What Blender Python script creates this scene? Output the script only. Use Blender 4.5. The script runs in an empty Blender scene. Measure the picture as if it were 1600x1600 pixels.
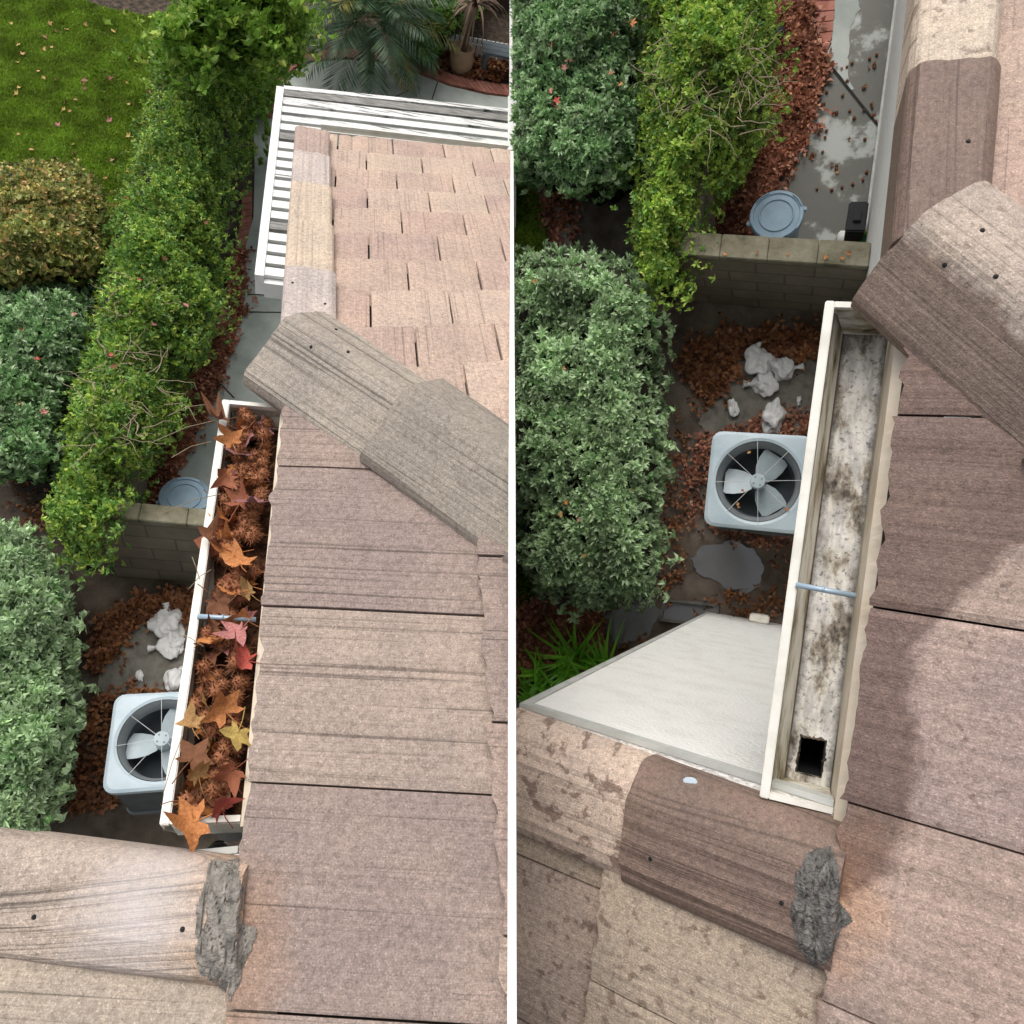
import bpy, bmesh, math, random
import numpy as np
from mathutils import Vector, Matrix
random.seed(7); RNG = np.random.default_rng(11)
S = bpy.context.scene
# ---------------------------------------------------------------- camera, sky, sun, exposure
F_PX = 1186.0; H = 6.85; PITCH = math.atan(500 / F_PX)
cam = bpy.data.cameras.new('camera'); co_ = bpy.data.objects.new('camera', cam)
S.collection.objects.link(co_); co_.location = (0, 0, H); co_.rotation_euler = (PITCH, 0, 0)
cam.sensor_width = 36; cam.lens = 36 * F_PX / 1600; cam.clip_start = .05; cam.clip_end = 400
S.camera = co_
W = bpy.data.worlds.new('World'); S.world = W; W.use_nodes = True
nt = W.node_tree; bg = nt.nodes['Background']; sky = nt.nodes.new('ShaderNodeTexSky')
sky.sky_type = 'NISHITA'; sky.sun_disc = False
SUN_EL, SUN_AZ = math.radians(62), math.radians(-18)      # azimuth measured from +Y towards +X
sky.sun_elevation = SUN_EL; sky.sun_rotation = SUN_AZ
sky.air_density = 0.6; sky.dust_density = 4.0; sky.ozone_density = 0.3
hs_ = nt.nodes.new('ShaderNodeHueSaturation'); hs_.inputs['Saturation'].default_value = .4
nt.links.new(sky.outputs[0], hs_.inputs['Color']); nt.links.new(hs_.outputs[0], bg.inputs[0]); bg.inputs[1].default_value = 0.15
sl = bpy.data.lights.new('sun', 'SUN'); sl.energy = 1.5; sl.angle = math.radians(60); sl.color = (1, .96, .9)
so = bpy.data.objects.new('sun', sl); S.collection.objects.link(so)
sd = Vector((math.cos(SUN_EL) * math.sin(SUN_AZ), math.cos(SUN_EL) * math.cos(SUN_AZ), math.sin(SUN_EL)))
so.rotation_euler = sd.to_track_quat('Z', 'Y').to_euler(); so.location = (0, 0, 30)
S.view_settings.view_transform = 'Standard'; S.view_settings.look = 'None'
S.view_settings.exposure = 0.30; S.view_settings.gamma = 1
S.cycles.max_bounces = 6; S.cycles.diffuse_bounces = 3; S.cycles.transparent_max_bounces = 4
# ---------------------------------------------------------------- the two plots: each has its own level ground
nrm = lambda a: np.array(a, float) / np.linalg.norm(a)
def ray(u, v): return np.array([(u - 800) / F_PX, (v - 800) / F_PX, 1.])
CR = np.array(Matrix.Rotation(PITCH, 3, 'X')) @ np.diag([1, -1, -1.])
class Plot:
    def __init__(s, down, away, side):
        Z = -nrm(down); Y = np.array(away, float); Y = nrm(Y - Y @ Z * Z); X = np.cross(Y, Z)
        s.B = np.array([X, Y, Z]); s.side = side
        R = CR @ s.B.T
        s.R = R; s.O = np.array([0, 0, H]) - R @ np.array([0, 0, H])
        s.M = Matrix([list(R[i]) + [s.O[i]] for i in range(3)] + [[0, 0, 0, 1]])
    def at(s, u, v, z=0.):
        d = s.B @ ray(u, v); return Vector(d * ((z - H) / d[2]) + [0, 0, H])
    def on(s, u, v, p0, n):
        d = s.B @ ray(u, v); o = np.array([0, 0, H]); t = ((np.array(p0) - o) @ n) / (d @ n); return Vector(o + t * d)
    def wx(s, P): return np.asarray(P) @ s.R[0] + s.O[0]
L = Plot((-350, 745, 1186), (-190, -1900, 1186), -1)
R = Plot((420, 100, 1186), (2300, -14000, 1186), 1)
SEAM = {-1: -.0045, 1: .0045}
# ---------------------------------------------------------------- materials
MATS = {}
def N(t, k, **kw):
    n = t.nodes.new(k)
    for a, b in kw.items():
        if a in n.inputs.keys() if hasattr(n.inputs, 'keys') else False: n.inputs[a].default_value = b
        else: setattr(n, a, b)
    return n
def ramp(t, stops, interp='LINEAR'):
    r = t.nodes.new('ShaderNodeValToRGB'); r.color_ramp.interpolation = interp
    e = r.color_ramp.elements
    while len(e) < len(stops): e.new(.5)
    for q, (p, c) in zip(e, stops):
        q.position = p; q.color = (*c, 1) if isinstance(c, tuple) else (c, c, c, 1)
    return r
def mathn(t, op, a, b=None, clamp=False):
    n = t.nodes.new('ShaderNodeMath'); n.operation = op; n.use_clamp = clamp
    for i, x in enumerate((a, b)):
        if x is None: continue
        if isinstance(x, (int, float)): n.inputs[i].default_value = x
        else: t.links.new(x, n.inputs[i])
    return n.outputs[0]
def mixc(t, f, a, b, mode='MIX'):
    n = t.nodes.new('ShaderNodeMix'); n.data_type = 'RGBA'; n.blend_type = mode
    for i, x in ((0, f), (6, a), (7, b)):
        if isinstance(x, (int, float)): n.inputs[i].default_value = x
        elif isinstance(x, tuple): n.inputs[i].default_value = (*x, 1)
        else: t.links.new(x, n.inputs[i])
    return n.outputs[2]
def noise(t, vec, scale, detail=3, rough=.55, stretch=None):
    if stretch:
        m = t.nodes.new('ShaderNodeMapping'); m.inputs['Scale'].default_value = stretch; t.links.new(vec, m.inputs[0]); vec = m.outputs[0]
    n = t.nodes.new('ShaderNodeTexNoise'); n.inputs['Scale'].default_value = scale
    n.inputs['Detail'].default_value = detail; n.inputs['Roughness'].default_value = rough
    t.links.new(vec, n.inputs['Vector']); return n.outputs['Fac']
def base_mat(name):
    m = bpy.data.materials.new(name); m.use_nodes = True; t = m.node_tree; return m, t, t.nodes['Principled BSDF']
def bumpn(t, b, h, dist, strength=1.):
    n = t.nodes.new('ShaderNodeBump'); n.inputs['Distance'].default_value = dist; n.inputs['Strength'].default_value = strength
    t.links.new(h, n.inputs['Height']); t.links.new(n.outputs[0], b.inputs['Normal'])
def flat(name, cols, scale=8., detail=4, rough=.7, bump=0, bscale=60, isl=0., spec=.3, metal=0., stretch=None, trans=0., lo=.35, hi=.65):
    """noise-mottled colour; isl = brightness spread between loose pieces"""
    m, t, b = base_mat(name)
    tc = t.nodes.new('ShaderNodeTexCoord').outputs['Object']
    if isinstance(cols, tuple): cols = [tuple(c * .88 for c in cols), cols, tuple(min(1, c * 1.1) for c in cols)]
    k = len(cols); st = [(lo + (hi - lo) * i / max(1, k - 1), c) for i, c in enumerate(cols)]
    c = ramp(t, st); t.links.new(noise(t, tc, scale, detail, .6, stretch), c.inputs[0]); col = c.outputs[0]
    if isl:
        g = t.nodes.new('ShaderNodeNewGeometry').outputs['Random Per Island']
        v = t.nodes.new('ShaderNodeHueSaturation'); t.links.new(col, v.inputs['Color'])
        t.links.new(mathn(t, 'ADD', mathn(t, 'MULTIPLY', g, isl), 1 - isl / 2), v.inputs['Value']); col = v.outputs[0]
    t.links.new(col, b.inputs['Base Color']); b.inputs['Roughness'].default_value = rough
    b.inputs['Specular IOR Level'].default_value = spec; b.inputs['Metallic'].default_value = metal
    if bump: bumpn(t, b, noise(t, tc, bscale, 4), bump)
    return m
def leafmat(name, cols, rough=.5, trans=.25, spec=.35):
    """every leaf takes its own colour from the list"""
    m, t, b = base_mat(name)
    g = t.nodes.new('ShaderNodeNewGeometry').outputs['Random Per Island']
    k = len(cols); c = ramp(t, [(i / max(1, k - 1), q) for i, q in enumerate(cols)]); t.links.new(g, c.inputs[0]); col = c.outputs[0]
    tc = t.nodes.new('ShaderNodeTexCoord').outputs['Object']
    pch = ramp(t, [(.3, .62), (.7, 1.38)]); t.links.new(noise(t, tc, 3.0, 2), pch.inputs[0])
    col = mixc(t, 1., col, pch.outputs[0], 'MULTIPLY')
    t.links.new(col, b.inputs['Base Color']); b.inputs['Roughness'].default_value = rough; b.inputs['Specular IOR Level'].default_value = spec
    if trans:
        tr = t.nodes.new('ShaderNodeBsdfTranslucent'); t.links.new(col, tr.inputs[0])
        mx = t.nodes.new('ShaderNodeMixShader'); mx.inputs[0].default_value = trans
        t.links.new(b.outputs[0], mx.inputs[1]); t.links.new(tr.outputs[0], mx.inputs[2]); t.links.new(mx.outputs[0], t.nodes['Material Output'].inputs[0])
    return m
def tilemat(name, stops, wet=None, groove=.5, dark=.0, rust=None, pale=None):
    """concrete shake tile: UVMap = metres across / along one tile, 'pos' = place on the roof"""
    m, t, b = base_mat(name)
    uv = t.nodes.new('ShaderNodeUVMap'); uv.uv_map = 'UVMap'; uv = uv.outputs[0]
    ps = t.nodes.new('ShaderNodeUVMap'); ps.uv_map = 'pos'; ps = ps.outputs[0]
    obj = t.nodes.new('ShaderNodeTexCoord').outputs['Object']
    g = t.nodes.new('ShaderNodeNewGeometry').outputs['Random Per Island']
    c = ramp(t, [(i / max(1, len(stops)), q) for i, q in enumerate(stops)], 'CONSTANT' if len(stops) > 3 else 'LINEAR'); t.links.new(g, c.inputs[0]); col = c.outputs[0]
    # blotchy wash over several tiles
    bl = ramp(t, [(.3, (.86, .86, .88)), (.7, (1.1, 1.08, 1.05))]); t.links.new(noise(t, ps, 5, 4), bl.inputs[0]); col = mixc(t, 1., col, bl.outputs[0], 'MULTIPLY')
    # grain
    gr = ramp(t, [(.28, .38), (.43, .92), (.58, 1.06), (.66, 1.65)]); t.links.new(noise(t, obj, 300, 3, .75), gr.inputs[0]); col = mixc(t, .9, col, gr.outputs[0], 'MULTIPLY')
    gr2 = ramp(t, [(.33, .72), (.5, 1.), (.68, 1.18)]); t.links.new(noise(t, obj, 90, 3, .6), gr2.inputs[0]); col = mixc(t, .8, col, gr2.outputs[0], 'MULTIPLY')
    # lengthwise wood grain with dirt in the grooves
    gv = noise(t, uv, 1., 4, .6, (120, .9, 1)); gm = ramp(t, [(.33, 1 - groove), (.415, .97), (.6, 1.03)]); t.links.new(gv, gm.inputs[0])
    col = mixc(t, 1., col, gm.outputs[0], 'MULTIPLY')
    rough = .93
    sx = t.nodes.new('ShaderNodeSeparateXYZ'); t.links.new(ps, sx.inputs[0]); X, Y = sx.outputs[0], sx.outputs[1]
    n1 = noise(t, ps, 14, 5, .6)
    if rust:                       # iron-brown run-off next to the mortar: centre, radius
        dx = mathn(t, 'SUBTRACT', X, rust[0]); dy = mathn(t, 'MULTIPLY', mathn(t, 'SUBTRACT', Y, rust[1]), .55)
        d = mathn(t, 'SQRT', mathn(t, 'ADD', mathn(t, 'MULTIPLY', dx, dx), mathn(t, 'MULTIPLY', dy, dy)))
        d = mathn(t, 'ADD', d, mathn(t, 'MULTIPLY', mathn(t, 'SUBTRACT', n1, .5), .12))
        k = ramp(t, [(0, .7), (rust[2] * .5, .45), (rust[2], 0.)]); t.links.new(d, k.inputs[0])
        col = mixc(t, k.outputs[0], col, mixc(t, 1., col, (1.2, .96, .72), 'MULTIPLY'))
    if pale:                       # chalky bloom
        dx = mathn(t, 'SUBTRACT', X, pale[0]); dy = mathn(t, 'SUBTRACT', Y, pale[1])
        d = mathn(t, 'SQRT', mathn(t, 'ADD', mathn(t, 'MULTIPLY', dx, dx), mathn(t, 'MULTIPLY', dy, dy)))
        d = mathn(t, 'ADD', d, mathn(t, 'MULTIPLY', mathn(t, 'SUBTRACT', noise(t, uv, 1., 4, .6, (30, 6, 1)), .5), .16))
        k = ramp(t, [(0, .75), (pale[2], 0.)]); t.links.new(d, k.inputs[0])
        col = mixc(t, k.outputs[0], col, (.62, .57, .56))
    wm = None
    if wet == 'all': wm = mathn(t, 'ADD', mathn(t, 'MULTIPLY', n1, .0), 1.)
    if wet == 'eave':              # soaked band along the eave, ragged upper limit
        yw = mathn(t, 'ADD', Y, .7)
        wr = ramp(t, [(.0, .0), (.14, .0), (.22, .045), (.30, .085), (.40, .10), (.50, .075), (.60, .07), (.68, .10), (.80, .19), (.90, .50)]); t.links.new(yw, wr.inputs[0])
        e = mathn(t, 'SUBTRACT', mathn(t, 'ADD', wr.outputs[0], .155), X)
        e = mathn(t, 'ADD', e, mathn(t, 'MULTIPLY', mathn(t, 'SUBTRACT', n1, .5), .09))
        wm = mathn(t, 'ADD', mathn(t, 'MULTIPLY', e, 45), .5, True)
        sp = ramp(t, [(.655, 0.), (.68, .6)]); t.links.new(noise(t, ps, 38, 2), sp.inputs[0])
        wm = mathn(t, 'MAXIMUM', wm, sp.outputs[0])
    if wet == 'side':              # soaked near face, dry crest
        e = mathn(t, 'SUBTRACT', -.028, X); e = mathn(t, 'ADD', e, mathn(t, 'MULTIPLY', mathn(t, 'SUBTRACT', n1, .5), .07)); wm = mathn(t, 'ADD', mathn(t, 'MULTIPLY', e, 60), .5, True)
        sp = ramp(t, [(.62, 0.), (.66, .6)]); t.links.new(noise(t, ps, 34, 3), sp.inputs[0]); wm = mathn(t, 'MAXIMUM', wm, sp.outputs[0])
    if wet == 'blotch':
        e = ramp(t, [(.55, 0.), (.60, 1.)]); t.links.new(noise(t, ps, 24, 4, .6), e.inputs[0]); wm = e.outputs[0]
    if wet == 'spots':
        e = ramp(t, [(.58, 0.), (.64, .8)]); t.links.new(noise(t, ps, 30, 3, .55), e.inputs[0]); wm = e.outputs[0]
    if wm is not None:
        col = mixc(t, wm, col, mixc(t, 1., col, (.50, .45, .435), 'MULTIPLY'))
        r = t.nodes.new('ShaderNodeMapRange'); r.inputs['To Min'].default_value = .93; r.inputs['To Max'].default_value = .5; t.links.new(wm, r.inputs[0]); t.links.new(r.outputs[0], b.inputs['Roughness'])
    else: b.inputs['Roughness'].default_value = rough
    b.inputs['Specular IOR Level'].default_value = .25
    t.links.new(col, b.inputs['Base Color'])
    h = mathn(t, 'ADD', mathn(t, 'MULTIPLY', gv, 2.4 * groove), mathn(t, 'MULTIPLY', noise(t, obj, 260, 3, .7), .5))
    bumpn(t, b, h, .0035)
    return m
TAN, PINK, BRN, CRM, LAV = (.46, .375, .30), (.43, .315, .265), (.345, .26, .22), (.56, .465, .365), (.50, .45, .44)
M = dict(
 tileA=tilemat('shake_tile_pinkish', [(.355, .275, .235), (.325, .26, .228), (.385, .31, .26), (.31, .245, .215)], groove=.48, rust=(-.085, .05, .10)),
 tileB=tilemat('shake_tile_sunbleached', [(.53, .415, .34), (.505, .385, .315), (.485, .36, .30), (.54, .43, .345), (.52, .40, .325), (.475, .355, .30)], groove=.36),
 tileC=tilemat('shake_tile_tan', [(.42, .36, .29), (.40, .33, .27), (.44, .37, .31)]),
 tileR=tilemat('shake_tile_damp', [(.42, .32, .27), (.40, .31, .265), (.44, .36, .30), (.39, .30, .265)], wet='eave', groove=.16, rust=(.16, -.52, .09)),
 tileE=tilemat('shake_tile_blotched', [(.44, .36, .28), (.42, .33, .28), (.45, .37, .29)], wet='spots', groove=.25),
 capG=tilemat('ridge_tile_grey', [(.345, .305, .26), (.37, .33, .28), (.32, .28, .24)], groove=.55),
 capG2=tilemat('ridge_tile_dark_grey', [(.30, .27, .23), (.325, .29, .245)], groove=.6),
 capC=tilemat('ridge_tile_cream', [(.60, .50, .39), (.57, .47, .37)], groove=.22),
 capS=tilemat('ridge_tile_cream_spotted', [(.60, .51, .41), (.58, .49, .40)], groove=.22, wet='spots'),
 capL=tilemat('ridge_tile_lavender', [(.55, .47, .42), (.52, .455, .42)], groove=.25),
 capP=tilemat('ridge_tile_rosy', [(.43, .32, .28), (.46, .36, .31)], groove=.3),
 capT=tilemat('ridge_tile_pale_end', [(.46, .375, .315), (.44, .37, .31)], groove=.6, pale=(-.24, .13, .13), rust=(-.10, .12, .10)),
 capW=tilemat('ridge_tile_wet', [(.42, .33, .28), (.44, .35, .29)], groove=.35, wet='all'),
 capB=tilemat('ridge_tile_wet_blotches', [(.56, .45, .37), (.55, .44, .36)], groove=.2, wet='blotch'),
 capH=tilemat('ridge_tile_wet_face', [(.48, .40, .34), (.45, .38, .32)], groove=.3, wet='side'),
 deck=flat('roof_underlay', (.035, .028, .024), rough=.95),
 mortar=flat('old_mortar', [(.09, .085, .08), (.22, .20, .18), (.30, .28, .24)], 40, 6, .95, bump=.010, bscale=130),
 gut=flat('cream_gutter_paint', [(.70, .68, .60), (.80, .78, .70), (.84, .82, .76)], 12, 4, .4, spec=.4),
 fascia=flat('cream_fascia_paint', [(.56, .47, .35), (.66, .57, .44), (.72, .64, .52)], 9, 4, .55),
 grime=flat('stained_gutter_paint', [(.05, .045, .035), (.20, .17, .12), (.46, .41, .32), (.64, .60, .52), (.74, .71, .64)], 26, 8, .6, stretch=(1.4, .8, 1), lo=.30, hi=.62, bump=.001),
 grimew=flat('streaked_gutter_paint', [(.07, .06, .035), (.30, .26, .17), (.58, .55, .46), (.70, .68, .60)], 14, 6, .6, stretch=(1, .6, 3), lo=.3, hi=.62),
 stucco=flat('white_stucco', [(.80, .79, .75), (.86, .855, .82), (.88, .875, .84)], 7, 5, .95, bump=.010, bscale=85),
 trim=flat('grey_metal_trim', [(.42, .43, .40), (.55, .56, .53)], 10, 4, .5),
 white=flat('white_paint', [(.76, .76, .74), (.84, .84, .82)], 5, 4, .5),
 whitew=flat('weathered_white_slat', [(.10, .10, .095), (.30, .30, .285), (.70, .70, .68), (.78, .78, .76)], 9, 6, .6, stretch=(.35, 5, 1), lo=.36, hi=.52),
 slat=flat('white_slat', [(.62, .62, .59), (.76, .76, .73), (.80, .80, .77)], 14, 4, .5, lo=.25),
 slatg=flat('grey_dirty_slat', [(.14, .135, .125), (.24, .235, .22), (.34, .33, .31)], 20, 5, .7, stretch=(.4, 3, 1)),
 strap=flat('pale_blue_metal', (.36, .47, .56), 10, 3, .35, metal=.2, spec=.5),
 blkg=flat('glossy_black_cap', (.01, .012, .015), rough=.15, spec=.6), blk=flat('black_plastic', (.016, .017, .019), rough=.55, spec=.2),
 dirt=flat('damp_soil', [(.06, .048, .036), (.105, .085, .065), (.15, .125, .098)], 3.2, 9, .9, bump=.012, bscale=90, spec=.15),
 wetdirt=flat('wet_mud', [(0.079, 0.059, 0.043), (0.144, 0.114, 0.089), (0.208, 0.172, 0.138)], 3.5, 9, .6, bump=.006, bscale=110, spec=.3),
 conc=flat('grey_concrete', [(0.284, 0.317, 0.290), (0.405, 0.446, 0.412), (0.486, 0.520, 0.486)], 1.3, 7, .8, bump=.002, bscale=80),
 concw=flat('damp_patchy_concrete', [(0.121, 0.121, 0.103), (0.149, 0.149, 0.129), (0.345, 0.368, 0.339), (0.414, 0.437, 0.414)], 1.7, 9, .45, lo=.50, hi=.585, bump=.002, bscale=80),
 joint=flat('dark_joint', (.03, .03, .027), rough=.9),
 padc=flat('buff_stepping_stone', [(.13, .12, .10), (.19, .18, .15), (.24, .22, .19)], 9, 6, .85, bump=.003),
 brick=flat('red_paver_brick', [(.26, .10, .075), (.36, .15, .11), (.42, .19, .15)], 7, 4, .85, isl=.4, bump=.003),
 block=flat('mossy_concrete_block', [(.10, .095, .06), (.19, .175, .12), (.25, .235, .175)], 5, 7, .9, bump=.006, bscale=40),
 blockf=flat('block_face', [(.12, .11, .09), (.18, .165, .135), (.21, .195, .165)], 6, 6, .92, bump=.006, bscale=40),  # mottled grey-brown block tone
 lawnb=flat('lawn_soil', [(.10, .20, .02), (.16, .28, .035), (.22, .32, .06)], .9, 6, .9),
 grass=leafmat('grass_blade', [(0.158, 0.288, 0.023), (0.264, 0.433, 0.031), (0.211, 0.340, 0.047), (0.352, 0.445, 0.078), (0.229, 0.340, 0.062)], .6, .2, .2),
 mulch=flat('dark_mulch', [(.02, .017, .012), (.06, .045, .03), (.13, .09, .065)], 12, 8, .9, bump=.02, bscale=30),
 core=flat('dark_twig_core', [(.012, .012, .007), (.03, .026, .016)], 9, 4, .95),  # near black: twig brown darkened to carry the shade inside the crowns
 sage=leafmat('grey_green_leaf', [(0.248, 0.380, 0.178), (0.413, 0.569, 0.317), (0.537, 0.702, 0.436), (0.330, 0.493, 0.238), (0.618, 0.796, 0.495), (0.392, 0.589, 0.238)], .5, .2),
 sageg=leafmat('mid_green_leaf', [(0.100, 0.221, 0.083), (0.200, 0.368, 0.147), (0.300, 0.478, 0.221), (0.140, 0.294, 0.092), (0.400, 0.589, 0.313), (0.240, 0.442, 0.129)], .45, .2),
 vine=leafmat('yellow_green_leaf', [(0.131, 0.256, 0.036), (0.299, 0.477, 0.059), (0.448, 0.624, 0.120), (0.206, 0.366, 0.040), (0.560, 0.624, 0.140), (0.261, 0.440, 0.100)], .45, .25),
 vined=leafmat('deep_green_leaf', [(0.081, 0.197, 0.044), (0.161, 0.325, 0.062), (0.269, 0.464, 0.112), (0.121, 0.255, 0.049), (0.377, 0.557, 0.174)], .5, .25),
 autumn=leafmat('autumn_tinted_leaf', [(0.220, 0.270, 0.062), (0.488, 0.473, 0.122), (0.780, 0.607, 0.220), (0.293, 0.337, 0.073), (0.800, 0.450, 0.244), (0.390, 0.427, 0.122), (0.800, 0.720, 0.342)], .5, .2),
 autg=leafmat('dull_green_leaf', [(0.115, 0.163, 0.038), (0.250, 0.307, 0.077), (0.384, 0.422, 0.134), (0.173, 0.230, 0.058), (0.480, 0.480, 0.173)], .5, .2),
 maple=leafmat('light_green_leaf', [(.10, .22, .02), (.18, .34, .04), (.26, .42, .08), (.14, .28, .03)], .45, .35),
 palm=leafmat('palm_leaflet', [(0.016, 0.060, 0.024), (0.032, 0.088, 0.036), (0.064, 0.120, 0.056), (0.040, 0.096, 0.024)], .4, .15),
 palmy=leafmat('yellowing_leaflet', [(.35, .26, .03), (.16, .17, .04), (.10, .13, .03)], .5, .15),
 strap_l=leafmat('strappy_leaf', [(0.125, 0.395, 0.025), (0.229, 0.582, 0.042), (0.166, 0.478, 0.031), (0.312, 0.666, 0.062)], .35, .3),
 bark=flat('brown_bark', (.12, .085, .06), 20, 5, .9, bump=.01),
 twig=flat('pale_twig', (.27, .22, .15), 30, 3, .8),
 deadl=leafmat('dead_leaf_blade', [(.12, .075, .05), (.22, .15, .10), (.30, .21, .15)], .7, .1),
 lit=leafmat('russet_leaf_litter', [(0.153, 0.057, 0.036), (0.340, 0.123, 0.070), (0.476, 0.209, 0.120), (0.238, 0.085, 0.056), (0.595, 0.304, 0.180), (0.306, 0.114, 0.080)], .5, .1),
 litb=leafmat('brown_leaf_litter', [(0.098, 0.039, 0.020), (0.238, 0.098, 0.039), (0.378, 0.168, 0.070), (0.168, 0.063, 0.028), (0.448, 0.210, 0.098)], .5, .1),
 ac=flat('pale_blue_grey_enamel', [(.36, .45, .50), (.42, .51, .56), (.45, .54, .59)], 4, 4, .4, spec=.45),
 acd=flat('dark_grey_louvre', (.075, .08, .08), rough=.55),
 aci=flat('grey_shroud', [(.16, .18, .19), (.22, .24, .25)], 6, 4, .6),
 acb=flat('dark_fan_well', (.045, .055, .062), rough=.7),
 acf=flat('pale_fan_blade', [(.34, .41, .44), (.42, .49, .52)], 8, 4, .45),
 wire=flat('light_wire', (.50, .53, .53), rough=.4),
 can=flat('grey_blue_plastic', [(.20, .30, .38), (.25, .36, .45)], 6, 4, .5, spec=.4),
 bag=flat('white_plastic_film', [(.74, .74, .73), (.82, .82, .81)], 12, 4, .4, bump=.006, bscale=18, spec=.5),
 puddle=None, grit=flat('black_gutter_grit', [(.012, .010, .008), (.06, .045, .03), (.16, .12, .08)], 90, 6, .9, bump=.004, bscale=200), yellow=flat('yellow_plastic', (.75, .60, .03), rough=.4), green=flat('green_plastic', (.02, .30, .06), rough=.4),
 tray=flat('weathered_grey_plastic', [(.09, .085, .075), (.15, .145, .13)], 12, 5, .6), pot=flat('buff_clay', (.36, .25, .16), 10, 4, .8),
 plank=flat('grey_blue_plank', (.10, .125, .14), 10, 4, .7), ball=flat('brown_seed_ball', [(.11, .042, .02), (.23, .09, .04), (.33, .145, .07)], 40, 4, .7, isl=.8),
 drop=flat('pale_blue_blob', (.52, .62, .68), rough=.5),
)
def grime_mat(cx, ex):
    m, t, b = base_mat('stained_gutter_floor'); tc = t.nodes.new('ShaderNodeTexCoord').outputs['Object']; sx = t.nodes.new('ShaderNodeSeparateXYZ'); t.links.new(tc, sx.inputs[0]); X = sx.outputs[0]
    big = noise(t, tc, 13, 9, .68, (1.3, .7, 1)); c = ramp(t, [(.36, (.10, .08, .06)), (.43, (.38, .33, .26)), (.49, (.68, .65, .58)), (.60, (.82, .80, .75))]); t.links.new(big, c.inputs[0]); col = c.outputs[0]
    sp = ramp(t, [(.37, .12), (.46, 1.)]); t.links.new(noise(t, tc, 95, 8, .72), sp.inputs[0]); col = mixc(t, .75, col, sp.outputs[0], 'MULTIPLY')
    gz = ramp(t, [(.42, (.62, .62, .64)), (.58, (1.05, 1.05, 1.04))]); t.links.new(noise(t, tc, 34, 6, .6, (2, .5, 1)), gz.inputs[0]); col = mixc(t, .8, col, gz.outputs[0], 'MULTIPLY')
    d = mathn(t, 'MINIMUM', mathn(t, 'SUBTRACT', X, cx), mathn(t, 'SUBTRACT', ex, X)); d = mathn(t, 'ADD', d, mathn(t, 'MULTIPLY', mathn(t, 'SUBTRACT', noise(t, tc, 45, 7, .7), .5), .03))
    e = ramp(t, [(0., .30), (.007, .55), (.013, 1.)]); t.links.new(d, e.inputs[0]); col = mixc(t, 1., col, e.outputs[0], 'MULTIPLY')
    t.links.new(col, b.inputs['Base Color']); b.inputs['Roughness'].default_value = .65; bumpn(t, b, noise(t, tc, 120, 5), .0015); return m
def mirror_mat():
    m, t, b = base_mat('puddle_water'); b.inputs['Base Color'].default_value = (.15, .152, .165, 1); b.inputs['Roughness'].default_value = .08; b.inputs['Specular IOR Level'].default_value = .9; b.inputs['IOR'].default_value = 1.6
    return m
M['puddle'] = mirror_mat()
LEAFC = {'orange': [(.54, .22, .075), (.42, .15, .05)], 'russet': [(.30, .10, .05), (.38, .15, .08)], 'rose': [(.48, .20, .18), (.36, .13, .13)],
         'tan': [(.50, .30, .12), (.40, .20, .07)], 'brown': [(.20, .085, .04), (.28, .12, .06)], 'purple': [(.28, .13, .14), (.38, .19, .19)], 'red': [(.45, .08, .06), (.50, .16, .11)], 'yellow': [(.55, .40, .12), (.5, .33, .12)]}
for k, c in LEAFC.items(): M['leaf_' + k] = flat('fallen_leaf_' + k, [c[1], c[0], tuple(min(1, q * 1.3) for q in c[0])], 22, 5, .55, bump=.002, bscale=60, spec=.3)
# ---------------------------------------------------------------- object helpers
def tag(o, label=None, cat=None, group=None, kind=None):
    for k, v in (('label', label), ('category', cat), ('group', group), ('kind', kind)):
        if v: o[k] = v
    return o
def thing(plot, name, base, label, cat, group=None):
    o = bpy.data.objects.new(name, None); S.collection.objects.link(o); o.empty_display_size = .1
    base = Vector(base); o.matrix_world = plot.M @ Matrix.Translation(base); o['_b'] = list(base)
    return tag(o, label, cat, group)
def clip_seam(plot, bm, base, cap=True):
    if not len(bm.verts): return
    Pw = np.array([v.co[:] for v in bm.verts]) + np.array(base)
    wx = plot.wx(Pw) * plot.side
    if wx.min() > abs(SEAM[1]): return
    n = Vector(plot.R[0]) * plot.side
    # point on the seam plane in local metres
    q = Vector(plot.R.T @ (np.array([SEAM[plot.side], 0, H]) - plot.O)) - Vector(base)
    g = bm.verts[:] + bm.edges[:] + bm.faces[:]
    r = bmesh.ops.bisect_plane(bm, geom=g, plane_co=q, plane_no=n, clear_inner=True)
    if cap:
        e = [x for x in r['geom_cut'] if isinstance(x, bmesh.types.BMEdge) and x.is_boundary]
        try: bmesh.ops.holes_fill(bm, edges=e, sides=0)
        except Exception: pass
def link(plot, name, bm, mat, parent=None, base=None, smooth=False, clip=True, cap=True):
    """vertices of bm are in plot metres; the origin is moved to base"""
    if parent is not None: b = Vector(parent['_b'])
    else: b = Vector(base) if base is not None else Vector((0, 0, 0))
    bmesh.ops.translate(bm, verts=bm.verts, vec=-b)
    if clip: clip_seam(plot, bm, b, cap)
    me = bpy.data.meshes.new(name); bm.to_mesh(me); bm.free()
    for mm in (mat if isinstance(mat, (list, tuple)) else [mat]): me.materials.append(mm)
    if smooth: me.shade_smooth()
    o = bpy.data.objects.new(name, me); S.collection.objects.link(o); o['_b'] = list(b)
    if parent is not None: o.parent = parent
    else: o.matrix_world = plot.M @ Matrix.Translation(b)
    return o
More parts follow.
